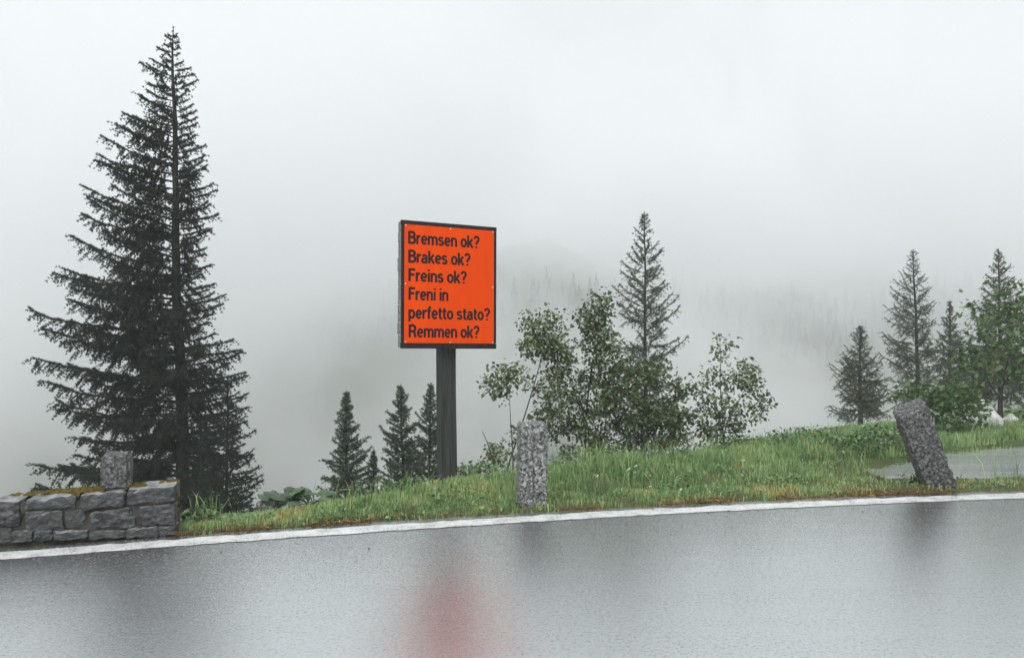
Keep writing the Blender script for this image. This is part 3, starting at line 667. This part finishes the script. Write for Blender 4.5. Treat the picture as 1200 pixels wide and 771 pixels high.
# the tall dark spruce behind the wall
Yb = 13.0; zb = float(ground_z((211 - CX) / F * Yb, Yb)); yb = CY + (H - zb) / Yb * F
ext = prof(0, [(33, 199), (60, 184), (95, 160), (140, 128), (185, 106), (245, 92), (275, 78), (335, 64), (400, 45), (430, 42), (480, 62), (510, 82), (535, 40), (575, 38), (620, 60), (800, 100)],
           [(33, 206), (60, 214), (85, 234), (120, 224), (160, 236), (200, 248), (228, 258), (262, 248), (300, 238), (350, 256), (385, 278), (430, 290), (480, 292), (530, 292), (600, 292), (800, 280)], Yb, 33, yb, lambda y: 203 + (y - 33) / 560 * 9)
conifer('spruce_tree', 'tall dark spruce with long left branches behind the stone wall', (203, 33), 214, Yb, ext, M['spruce'], M['bark_dark'], 11, 215, .13, rise=(.34, .04), tip=.24, twig=.36, step=.038, needle=(.042, .0075, 8), dens=1.0, droop=.75, hang=.85, low=.16, rag=.4, plane=.24)
# small dark spruce at its right
Yb = 11.5; zb = float(ground_z((263 - CX) / F * Yb, Yb)); yb = CY + (H - zb) / Yb * F
ext = prof(0, [(445, 266), (480, 246), (520, 222), (560, 210), (600, 205), (760, 205)], [(445, 268), (480, 292), (510, 302), (550, 313), (580, 316), (620, 318), (760, 318)], Yb, 445, yb, lambda y: 267)
conifer('spruce_tree', 'small thin dark spruce close right of the tall spruce', (267, 444), 264, Yb, ext, M['spruce'], M['bark_dark'], 12, 110, .03, rise=(.36, .06), tip=.3, twig=.3, step=.045, needle=(.038, .0065, 7), droop=.7, hang=.6, low=.3)
for (tx, ty, bx0, Yb, w, sd_, lab, nb) in [
    (406, 460, 402, 10.5, 34, 13, 'young spruce standing alone left of the sign', 95), (469, 452, 476, 11.5, 36, 14, 'young spruce just left of the sign post', 95),
    (505, 450, 501, 12.2, 36, 15, 'young spruce half hidden behind the sign post', 90), (438, 528, 438, 10.8, 22, 16, 'low spruce sapling between two young spruces', 50)]:
    zb = float(ground_z((bx0 - CX) / F * Yb, Yb)); yb = CY + (H - zb) / Yb * F
    ext = prof(0, [(ty, tx - 2), (ty + 35, tx - w * .45), (ty + 80, tx - w * .9), (ty + 110, tx - w), (ty + 200, tx - w * 1.3)], [(ty, tx + 2), (ty + 35, tx + w * .45), (ty + 80, tx + w * .9), (ty + 110, tx + w), (ty + 200, tx + w * 1.3)], Yb, ty, yb, lambda y, tx=tx: tx)
    conifer('spruce_tree', lab, (tx, ty), bx0, Yb, ext, M['young'], M['bark_dark'], sd_, int(nb * 1.9), .03, rise=(.7, .2), tip=.15, twig=.30, step=.036, needle=(.04, .006, 8), droop=.45, hang=.5, low=.25, wild=.24, rag=.8)
# larches and firs of the right side
for (nm, lab, tx, ty, bx0, Yb, L, R, sd_, nb, tr, nd, dn, mt, tw) in [
    ('larch_tree', 'slender larch rising behind the leafy bushes right of the sign', 755, 249, 757, 12, [(249, 753), (290, 732), (335, 712), (380, 715), (440, 712), (500, 715), (640, 715)], [(249, 757), (290, 776), (330, 798), (380, 806), (430, 806), (490, 812), (640, 800)], 21, 115, .032, (.040, .005, 7), 1.2, 'larch', .18),
    ('larch_tree', 'larch with bare grey trunk behind the leaning granite post', 1070, 293, 1077, 17, [(293, 1068), (340, 1042), (370, 1024), (420, 1028), (480, 1020), (600, 1020)], [(293, 1072), (340, 1094), (370, 1098), (420, 1112), (480, 1118), (600, 1118)], 22, 100, .045, (.034, .006, 5), .85, 'larch', .24),
    ('larch_tree', 'broad low larch left of the leaning granite post', 1008, 382, 1008, 16, [(382, 1006), (410, 985), (440, 972), (480, 966), (600, 960)], [(382, 1010), (410, 1028), (440, 1040), (480, 1052), (600, 1056)], 23, 100, .05, (.036, .0065, 5), .9, 'larch', .26),
    ('larch_tree', 'thin pale larch between two taller larches at the right', 1113, 353, 1113, 20, [(353, 1112), (400, 1096), (450, 1086), (600, 1080)], [(353, 1114), (400, 1132), (450, 1142), (600, 1146)], 24, 80, .06, (.046, .009, 6), 1.0, 'larch', .26),
    ('larch_tree', 'dense dark larch behind the maple at the right edge', 1170, 292, 1172, 16.5, [(292, 1168), (340, 1146), (370, 1134), (420, 1126), (500, 1118), (600, 1118)], [(292, 1172), (340, 1194), (370, 1206), (420, 1216), (500, 1226), (600, 1226)], 25, 115, .045, (.036, .0065, 6), .95, 'larch', .26),
    ('larch_tree', 'low hazy larch behind the thin pale larch', 1140, 418, 1140, 19, [(418, 1139), (450, 1118), (500, 1104), (600, 1100)], [(418, 1141), (450, 1160), (500, 1172), (600, 1178)], 26, 80, .04, (.046, .009, 7), 1.1, 'larch', .26)]:
    zb = float(ground_z((bx0 - CX) / F * Yb, Yb)); yb = CY + (H - zb) / Yb * F
    ext = prof(0, L, R, Yb, ty, yb, lambda y, tx=tx, bx0=bx0, ty=ty: tx + (bx0 - tx) * (y - ty) / 250)
    conifer(nm, lab, (tx, ty), bx0, Yb, ext, M[mt], M['bark_grey'], sd_, int(nb * 1.5), tr, rise=(.55, .12), tip=.32, twig=tw * 1.9, step=.05, needle=nd, dens=dn, droop=.45, hang=.7, low=.12, gap=.08, rag=.8, limb=.55, wild=.22)

# ------------------------------------------------------------------ broadleaved trees and bushes
def leaf_soup(S, P, D, size, r, lobes=False, tint=.5, sag=.4):
    """folded leaves at P pointing roughly along D"""
    n_ = len(P); ax = unit(D * .7 + r.normal(0, .55, (n_, 3)) + np.array((0, 0, -sag)))
    up = unit(np.array((0, 0, 1.0)) + r.normal(0, .55, (n_, 3))); sd_ = unit(np.cross(ax, up)); nr = np.cross(sd_, ax)
    L = (size * r.uniform(.6, 1.25, n_))[:, None]; W = L * (.46 if lobes else .36)
    if lobes:                                          # five-pointed leaf as a fan
        shp = [(0, 0, 0), (-.05, .55, 0), (.28, .95, .06), (.42, .5, .02), (.75, .62, .05), (.68, .25, 0), (1.1, 0, -.1), (.68, -.25, 0), (.75, -.62, .05), (.42, -.5, .02), (.28, -.95, .06), (-.05, -.55, 0)]
    else: shp = [(0, 0, 0), (.3, .85, .12), (.62, .8, .1), (1, 0, -.08), (.62, -.8, .1), (.3, -.85, .12)]
    k = len(shp); V = np.stack([P + ax * L * a + sd_ * W * b + nr * L * c3 for a, b, c3 in shp], 1).reshape(-1, 3)
    fan = np.array([(0, i, i + 1) for i in range(1, k - 1)]); Fc = (np.arange(n_)[:, None, None] * k + fan[None]).reshape(-1, 3)
    t = np.clip(tint + r.normal(0, .2, n_), 0, 1); S.add(V, Fc, np.repeat(t, len(fan)))

def broadleaf(name, label, cat, trunks, Y, blobs, leaf_m, seed, n_target, leaf_size=.05, per=10, trunk_r=.018, depth=.5, lobes=False, group=None, tint=.5, spread=.085):
    """trunks: polylines of photo pixels at depth Y; blobs: (cx, cy, rx, ry, weight) in photo pixels: where the foliage hangs"""
    r = np.random.default_rng(seed); sc = Y / F
    b0 = px(*trunks[0][0], Y); gz = float(ground_z(b0[0], b0[1])); b0[2] = gz - .03
    root = empty(name, b0); tag(root, label, cat, group)
    TR = Soup(); BR = Soup(); nodes = []; rads = []
    for ti, tr in enumerate(trunks):
        P = np.array([px(x, y, Y) for x, y in tr]); P[:, 1] += np.linspace(0, r.normal(0, .1), len(P))
        if P[0][2] > gz: P = np.vstack(((P[0][0] + r.normal(0, .02), P[0][1], gz - .05), P))
        t0 = np.linspace(0, 1, len(P)); t1 = np.linspace(0, 1, 22); Q = np.stack([np.interp(t1, t0, P[:, c3]) for c3 in range(3)], 1)
        for _ in range(3): Q[1:-1] = (Q[:-2] + Q[1:-1] * 2 + Q[2:]) / 4
        rr = trunk_r * (1 - t1 * .8) * (1 if ti == 0 else .75); TR.tube(Q, rr, 7)
        nodes += list(Q); rads += list(rr)
    nodes = nodes[2:]; rads = rads[2:]
    w = np.array([b[4] for b in blobs], float); pick = r.choice(len(blobs), n_target, p=w / w.sum()); T = []
    for k in pick:
        cx_, cy_, rx_, ry_, _ = blobs[k]
        while True:
            q = r.uniform(-1, 1, 3)
            if q @ q <= 1: break
        p = px(cx_ + q[0] * rx_, cy_ + q[2] * ry_, Y); p[1] += q[1] * min(depth, rx_ * sc * 1.1); T.append(p)
    T = np.array(T); N0 = np.array(nodes)
    dmin = np.array([np.min(np.linalg.norm(N0 - p, axis=1)) for p in T]); T = T[np.argsort(dmin)]
    LP = []; LD = []
    for p in T:
        N_ = np.array(nodes); dv = p - N_; ds = np.linalg.norm(dv, axis=1); cost = ds + np.clip(-dv[:, 2], 0, None) * 1.2 + np.clip(.5 - dv[:, 2] / (ds + 1e-6), 0, 1) * .12
        i = int(np.argmin(cost)); a = N_[i]; ln = ds[i]; m_ = 5; u = np.linspace(0, 1, m_)[:, None]
        mid = np.array((0, 0, 1.0)) * ln * r.uniform(-.05, .14); pts = a + (p - a) * u + mid * (4 * u * (1 - u)) + r.normal(0, .02 * ln, (m_, 3)) * (u * (1 - u) * 4)
        r0 = min(rads[i] * .7, .0035 + ln * .006); rr = np.linspace(r0, .0016, m_); BR.tube(pts, rr, 4)
        nodes += list(pts[1:]); rads += list(rr[1:])
        d = unit(p - a); k = max(3, int(per * r.uniform(.6, 1.4))); ww = r.uniform(.35, 1.12, (k, 1)) if ln > .12 else r.uniform(.7, 1.2, (k, 1))
        q = a + (p - a) * ww + r.normal(0, spread * .55, (k, 3)); LP.append(q); LD.append(unit(q - a + r.normal(0, .06, (k, 3))))
    LP = np.concatenate(LP); LD = np.concatenate(LD)
    CR = Soup(); leaf_soup(CR, LP, LD, leaf_size, r, lobes, tint)
    TR.build('trunk', M['bark_smooth'], root, True); tag(BR.build('branches', M['bark_smooth'], root), kind='stuff'); tag(CR.build('crown', leaf_m, root), kind='stuff')
    return root
broadleaf('rowan_tree', 'slanting thin rowan right of the orange sign', 'tree', [[(592, 556), (604, 520), (620, 470), (633, 425), (641, 385)], [(601, 528), (598, 490), (597, 455)]], 9.6,
          [(634, 378, 26, 18, 1.2), (632, 404, 24, 18, .9), (655, 415, 20, 28, 1.2), (595, 442, 26, 16, .9), (582, 455, 10, 14, .3), (648, 455, 22, 26, 1.0), (640, 490, 24, 20, .7), (600, 520, 22, 16, .4), (576, 532, 14, 14, .4)], M['leaf'], 41, 230, .056, 15, .014, .45, tint=.62)
broadleaf('leafy_tree', 'upright leafy tree with dark stem left of the slender larch', 'tree', [[(686, 545), (686, 490), (692, 440), (698, 400), (704, 350)], [(690, 500), (676, 470), (670, 440)]], 9.9,
          [(704, 356, 16, 18, .8), (690, 372, 18, 14, .5), (700, 392, 24, 22, 1.2), (706, 430, 32, 28, 1.8), (690, 470, 34, 30, 1.8), (680, 512, 36, 26, 1.5), (722, 470, 28, 34, 1.5), (730, 420, 18, 24, .6)], M['leaf'], 42, 280, .057, 15, .018, .6, tint=.52)
broadleaf('leafy_bush', 'dense leafy bush below the slender larch', 'bush', [[(752, 540), (752, 500), (756, 455), (760, 425)], [(752, 525), (775, 485), (800, 455)], [(752, 525), (732, 490), (724, 450)]], 10.1,
          [(745, 440, 30, 24, 1.0), (770, 440, 24, 20, .8), (740, 480, 36, 28, 1.6), (775, 490, 34, 26, 1.4), (800, 462, 14, 8, .3), (760, 512, 44, 22, 1.4), (715, 520, 30, 20, .8), (795, 488, 14, 14, .4)], M['leaf'], 43, 270, .057, 15, .016, .6, tint=.5)
broadleaf('rowan_tree', 'small isolated rowan in the grass right of the larch', 'tree', [[(848, 530), (848, 490), (846, 450), (848, 405)], [(848, 505), (866, 470), (880, 445)], [(847, 500), (832, 470), (824, 445)]], 10.2,
          [(848, 406, 14, 14, .6), (850, 436, 16, 14, .5), (876, 440, 16, 18, .7), (826, 448, 16, 18, .7), (892, 468, 14, 12, .4), (850, 470, 26, 18, .9), (826, 488, 18, 18, .7), (872, 490, 24, 18, .9), (845, 505, 26, 14, .8)], M['leaf'], 44, 135, .057, 14, .014, .5, tint=.55)
broadleaf('maple_tree', 'bright green young maple at the right edge behind the path', 'tree', [[(1169, 492), (1172, 460), (1180, 420), (1190, 385), (1196, 350)], [(1171, 465), (1150, 435), (1138, 400)], [(1174, 450), (1205, 415), (1225, 390)]], 11.6,
          [(1150, 372, 26, 18, .7), (1188, 350, 24, 24, .9), (1195, 392, 34, 26, 1.2), (1156, 408, 30, 18, .9), (1140, 428, 26, 12, .5), (1195, 435, 34, 20, 1.0), (1225, 400, 30, 50, 1.0), (1196, 470, 24, 14, .4)], M['maple'], 45, 190, .085, 8, .02, .7, lobes=True, tint=.45, spread=.16)
broadleaf('maple_bush', 'low spreading maple shrub behind the leaning granite post', 'bush', [[(1110, 502), (1108, 485), (1112, 465)], [(1110, 500), (1085, 478), (1060, 462)], [(1110, 500), (1135, 478), (1150, 466)]], 10.6,
          [(1062, 458, 22, 8, .5), (1090, 470, 20, 14, .8), (1110, 462, 28, 14, 1.0), (1130, 474, 26, 16, .9), (1105, 490, 34, 14, 1.0), (1100, 448, 34, 8, .4)], M['maple'], 46, 120, .08, 8, .012, .5, lobes=True, tint=.4, spread=.14)
# bare sapling stem left of the granite post
S = Soup(); pp = np.array([px(*q, 8.6) for q in ((583, 562), (578, 540), (571, 518), (565, 505))]); pp[0, 2] = ground_z(pp[0, 0], pp[0, 1]) - .03; S.tube(pp, [.008, .007, .005, .003], 5); S.tube([pp[1], px(588, 520, 8.55)], [.004, .0015], 4)
b_ = empty('bare_sapling', pp[0]); tag(b_, 'thin bare sapling stem left of the upright granite post', 'plant'); S.build('stem', M['bark_smooth'], b_, True)

# ------------------------------------------------------------------ grass, weeds, litter
def blades(name, X, Y, Ht, Wd, r, tint, m, flat=0.0, seg=2):
    n_ = len(X); Z = ground_z(X, Y) - .004; a = r.uniform(0, 2 * np.pi, n_)
    out = np.stack((np.cos(a), np.sin(a), np.zeros(n_)), 1); sd_ = np.stack((-np.sin(a), np.cos(a), np.zeros(n_)), 1)
    tw = r.uniform(0, np.pi, n_); sd_ = np.stack((np.cos(tw), np.sin(tw), np.zeros(n_)), 1)
    b = np.stack((X, Y, Z), 1); bend = (np.abs(r.normal(0, .45, n_)) + flat)[:, None]; L = Ht[:, None]; up = np.array((0, 0, 1.0)); w = Wd[:, None]
    c1 = b + up * L * .45 + out * L * bend * .16; c2 = b + up * L * (.80 - .12 * bend) + out * L * bend * .48; tip = b + up * L * (1 - .34 * bend) + out * L * bend * .95
    V = np.stack((b - sd_ * w, b + sd_ * w, c1 - sd_ * w * .9, c1 + sd_ * w * .9, c2 - sd_ * w * .6, c2 + sd_ * w * .6, tip), 1).reshape(-1, 3)
    fan = np.array([(0, 1, 3), (0, 3, 2), (2, 3, 5), (2, 5, 4), (4, 5, 6)]); Fc = (np.arange(n_)[:, None, None] * 7 + fan[None]).reshape(-1, 3)
    return link_mesh(name, V, Fc, m, None, np.repeat(np.clip(tint, 0, 1), 5))
def clear_mask(X, Y, grow=.0):
    t = Y - line_y(X) - EDGE
    ok = (t > -.02) & ~path_mask(X, Y, -.04 + grow)
    s = (X - WR[0]) * wdir[0] + (Y - WR[1]) * wdir[1]; d = (X - WR[0]) * wnrm[0] + (Y - WR[1]) * wnrm[1]
    ok &= ~((s < s_end + .01) & (d < WALL_D + .02))
    return ok
r = np.random.default_rng(77)
def scatter(n_, x0, x1, tmax):
    X = r.uniform(x0, x1, n_); Y = line_y(X) + EDGE + r.uniform(-.02, 1, n_) * (crest_y(X) + tmax - line_y(X) - EDGE); return X, Y
X, Y = scatter(300000, -3.2, 11.5, 1.6)
vis = np.abs(X / Y) < .74
t = Y - line_y(X) - EDGE; patch = vnoise(X, Y, 2.2, 11); patch2 = vnoise(X, Y, 5.5, 12); clump = vnoise(X, Y, 11, 13)
near_path = path_mask(X, Y, .22); front = (X > 3.0) & (Y < np.interp(X, _pl[:, 0], _pl[:, 1]) + .1)
dens = np.clip(smooth(-.04, .10, t) * (.36 + .7 * smooth(.3, .62, patch2)) * (.35 + .8 * clump), .03, 1); dens = np.where(front, dens * .45, dens); dens = np.where(near_path, dens * .5, dens)
keep = vis & clear_mask(X, Y) & (r.random(len(X)) < dens)
X, Y, t, patch, patch2, clump, front, near_path = [q[keep] for q in (X, Y, t, patch, patch2, clump, front, near_path)]
tall = smooth(.4, 1.7, t) * np.interp(X, [-3, -1, .6, 1.5, 5, 7], [.25, .35, .5, 1, 1, .55])
ht = (.02 + .04 * patch + .085 * tall * (.15 + 1.2 * patch2) + .04 * clump ** 2) * r.uniform(.55, 1.3, len(X)); ht = np.where(front, np.minimum(ht, .05), ht); ht = np.where(near_path, ht * .6, ht)
tint = .40 + .28 * (patch - .5) + .28 * (clump - .5) + r.normal(0, .13, len(X)) + .10 * (1 - tall) 
yel = smooth(.52, .72, vnoise(X, Y, 3.1, 15)) * (1 - tall * .6) * .38; tint = tint + yel * r.uniform(.3, 1.2, len(X)); tint = np.where(front, tint + .18 * r.random(len(X)), tint)
tint = np.where(r.random(len(X)) < .03, .95, tint)
tag(blades('grass', X, Y, ht, r.uniform(.0024, .0052, len(X)), r, tint, M['grass']), 'short and long green grass on the road verge', 'grass', kind='stuff')
print('grass blades', len(X))
# long seed stalks and tufts at the crest
X, Y = scatter(20000, -2.6, 9.5, .9); t = Y - line_y(X) - EDGE
keep = clear_mask(X, Y, .1) & (t > .45) & (r.random(len(X)) < smooth(.45, .8, vnoise(X, Y, 3.0, 21)) * np.interp(X, [-2.6, -.5, .6, 5, 7], [.4, .5, .9, 1, .4])); X, Y = X[keep], Y[keep]
tag(blades('tall_grass', X, Y, r.uniform(.14, .34, len(X)), r.uniform(.0016, .0034, len(X)), r, r.normal(.45, .2, len(X)), M['grass'], .1), 'long arching grass stalks along the crest of the verge', 'grass', kind='stuff')
# low broad-leaved weeds
X, Y = scatter(30000, -3.0, 9.0, .6); k = clear_mask(X, Y, .05) & (r.random(len(X)) < smooth(.5, .78, vnoise(X, Y, 4.2, 23)) * .55); X, Y = X[k], Y[k]
S = Soup(); P = np.stack((X, Y, ground_z(X, Y) + r.uniform(.01, .07, len(X))), 1); D = unit(r.normal(size=P.shape) * np.array((1, 1, .3)) + np.array((0, 0, .35)))
leaf_soup(S, P, D, .034, r, False, .42, -.1); tag(S.build('weeds', M['grass']), 'low round-leaved weeds among the grass', 'weeds', kind='stuff')
# a dark bushy patch of weeds beside the path and one behind the sign post
S = Soup()
for (x_, y_, Y0, rx0, rz0, cnt) in [(20, 640, 5.27, .12, .035, 90), (125, 634, 5.43, .10, .03, 60), (190, 630, 5.5, .08, .04, 70), (1040, 527, 8.9, .42, .14, 900), (1000, 530, 8.6, .35, .12, 500), (545, 556, 7.9, .32, .10, 420), (470, 570, 7.3, .25, .07, 260), (930, 505, 9.6, .5, .12, 500), (850, 512, 9.7, .4, .12, 380), (690, 528, 8.9, .5, .14, 500), (232, 612, 6.1, .16, .07, 160)]:
    c_ = px(x_, y_, Y0); q = unit(r.normal(size=(cnt, 3))) * (r.random((cnt, 1)) ** .33) * np.array((rx0, rx0 * .8, rz0)); P = q + c_; P[:, 2] = ground_z(P[:, 0], P[:, 1]) + .03 + rz0 * .7 + q[:, 2]
    k = clear_mask(P[:, 0], P[:, 1]); P = P[k]; leaf_soup(S, P, unit(q[k] + np.array((0, 0, .1))), .045, r, False, .22, .1)
tag(S.build('weed_clumps', M['grass']), 'dark leafy weed clumps on the verge', 'weeds', kind='stuff')
# flower heads
S = Soup()
for i in range(14):
    x_ = r.uniform(-1.5, 5.2); y_ = line_y(x_) + EDGE + r.uniform(.5, 2.8)
    if not clear_mask(np.array([x_]), np.array([y_]), .1)[0]: continue
    z_ = float(ground_z(x_, y_)) + r.uniform(.07, .2); p = np.array((x_, y_, z_)); S.tube([(x_, y_, z_ - .12), p], [.0015, .0012], 3, .1)
    leaf_soup(S, np.repeat(p[None], 12, 0) + r.normal(0, .004, (12, 3)), unit(r.normal(size=(12, 3))), .016, r, False, r.choice((.1, .3, .5)), 0)
tag(S.build('clover_flowers', M['flower']), 'small white clover heads dotted in the grass', 'flowers', kind='stuff')
# brown needle litter and straw along the asphalt edge
n_ = 11000; X = r.uniform(-3.4, 8, n_); t = np.abs(r.normal(0, .08, n_)) - .05; t = np.where(r.random(n_) < .22, r.uniform(0, .8, n_), t); Y = line_y(X) + EDGE + t
k = (r.random(n_) < .08 + .92 * smooth(.4, .7, vnoise(X, Y, 2.6, 31))) & clear_mask(X, Y + .05) & ((t < .3) | (X > 2.6)); X, Y, t = X[k], Y[k], t[k]; n_ = len(X)
Z = np.where(t < .0, .004, ground_z(X, Y) + .006) + r.uniform(0, .022, n_); a = r.uniform(0, 6.28, n_); L = r.uniform(.012, .055, n_); w = r.uniform(.0012, .0042, n_)
d = np.stack((np.cos(a), np.sin(a) * .7, r.normal(0, .22, n_)), 1) * L[:, None]; sd_ = np.stack((-np.sin(a), np.cos(a), r.normal(0, .5, n_)), 1) * w[:, None]; b = np.stack((X, Y, Z), 1); b[:, 2] += .006
V = np.stack((b - d - sd_, b - d + sd_, b + d + sd_ * .6, b + d - sd_ * .6), 1).reshape(-1, 3); i4 = np.arange(n_)[:, None] * 4
tag(link_mesh('needle_litter', V, np.concatenate((i4 + [0, 1, 2], i4 + [0, 2, 3])), M['litter'], None, np.tile(np.clip(r.normal(.5, .25, n_), 0, 1), 2)), 'orange brown straw and needles along the asphalt edge', 'litter', kind='stuff')
# grit and small stones lying on the wet asphalt
S = Soup(); oct_v = np.array([(1, 0, 0), (-1, 0, 0), (0, 1, 0), (0, -1, 0), (0, 0, .4), (0, 0, -.3)], float); oct_f = [(0, 2, 4), (2, 1, 4), (1, 3, 4), (3, 0, 4), (2, 0, 5), (1, 2, 5), (3, 1, 5), (0, 3, 5)]
for i in range(700):
    x_ = r.uniform(-4, 6); y_ = line_y(x_) - abs(r.normal(0, .45)) + .22; big = i < 34; s_ = r.uniform(.006, .012) if big else r.uniform(.002, .005)
    S.add(oct_v * s_ * r.uniform(.6, 1.3, (6, 3)) + np.array((x_, y_, s_ * .2 + .003)), oct_f, 0)
tag(S.build('road_grit', M['grit']), 'dark grit scattered on the wet road by the line', 'grit', kind='stuff')
# fallen stick by the leaning post
S = Soup(); S.tube([px_ground(1093, 581), px_ground(1100, 576) + (0, 0, .02), px_ground(1118, 572) + (0, 0, .025), px_ground(1122, 571)], [.006, .008, .007, .004], 5); o = S.build('fallen_stick', M['bark_smooth'], None, True); tag(o, 'short brown stick lying at the foot of the leaning post', 'stick')
# weed with dark docks beside the leaning post
c_ = px_ground(1068, 566, .02); rt = empty('dock_weed', c_); tag(rt, 'dark dock weed with upright leaves left of the leaning post', 'plant')
for i in range(8):
    S = Soup(); p = c_ + np.array((r.uniform(-.11, .12), r.uniform(-.05, .05), 0)); leaf_soup(S, p[None], np.array([[r.normal(0, .4), r.normal(0, .3), 1.2]]), .10, r, False, .02, -1.2); S.build('leaf', M['grass'], rt)

# big-leaved plants near the grey rock
def butterbur(x_, y_, Y0, cnt, size, seed, label):
    r2 = np.random.default_rng(seed); c_ = px(x_, y_, Y0); c_[2] = float(ground_z(c_[0], c_[1])); rt = empty('butterbur_plant', c_); tag(rt, label, 'plant')
    for i in range(cnt):
        az = r2.uniform(0, 6.28); rad = r2.uniform(.04, .24); p = c_ + np.array((math.cos(az) * rad * 1.3, math.sin(az) * rad * .7, r2.uniform(.09, .22)))
        S = Soup(); S.tube([c_ + np.array((math.cos(az) * .02, math.sin(az) * .02, -.02)), (c_ + p) / 2 + np.array((0, 0, .03)), p], [.006, .005, .004], 5); st_ = S.build('stalk', M['butterbur'], rt, True)
        th = np.linspace(.28, 2 * np.pi - .28, 16); V = [(0, 0, 0)]; sz = size * r2.uniform(.65, 1.15)
        for rr_ in (.5, 1.0):
            for t_ in th: V.append((math.cos(t_) * sz * rr_ * (1 + .06 * math.sin(5 * t_)) - .25 * sz * rr_, math.sin(t_) * sz * rr_ * (1.05 + .05 * math.sin(7 * t_)), -sz * .28 * rr_ ** 2 + .05 * sz * math.sin(4 * t_ + i) * rr_))
        k = 16; Fc = [(0, 1 + j, 2 + j) for j in range(k - 1)] + [f for j in range(k - 1) for f in ((1 + j, 1 + k + j, 2 + k + j), (1 + j, 2 + k + j, 2 + j))]
        V = np.array(V); tl = Matrix.Rotation(az + math.pi, 3, 'Z') @ Matrix.Rotation(r2.uniform(-.1, .7), 3, 'Y') @ Matrix.Rotation(r2.normal(0, .25), 3, 'X'); V = V @ np.array(tl).T + p
        S = Soup(); S.add(V, Fc, r2.random()); S.build('leaf', M['butterbur'], rt, True)
butterbur(338, 588, 6.75, 11, .085, 5, 'broad round-leaved plant beside the grey rock')
butterbur(368, 580, 7.0, 12, .075, 6, 'broad round-leaved plant left of the lone young spruce')

# ------------------------------------------------------------------ wood on the far side of the valley
r = np.random.default_rng(5); S = Soup(); n_ = 6500
X = r.uniform(-130, 150, n_); Y = r.uniform(100, 185, n_); k = (np.abs(X / Y) < .85) & (r.random(n_) < .25 + .75 * smooth(.35, .6, vnoise(X, Y, .06, 41))); X, Y = X[k], Y[k]; Z = ground_z(X, Y); k = Z < 4 + 5 * r.random(len(Z)); X, Y, Z = X[k], Y[k], Z[k]
th = np.arange(7) / 7 * 2 * np.pi
for x_, y_, z_ in zip(X, Y, Z):
    h = r.uniform(1.8, 4.2); w = h * r.uniform(.14, .2)
    for q in range(4):
        b = z_ + h * (.08 + q * .22); tz = min(b + h * .36, z_ + h); rr_ = w * (1 - q * .22) * r.uniform(.7, 1.15, 7)
        V = np.vstack((np.stack((x_ + np.cos(th) * rr_, y_ + np.sin(th) * rr_, b + r.normal(0, .1, 7) * h * .3), 1), (x_, y_, tz)))
        S.add(V, [(j, (j + 1) % 7, 7) for j in range(7)], r.random())
tag(S.build('far_forest', M['forest']), 'dark conifer wood fading into fog across the valley', 'forest', kind='stuff')
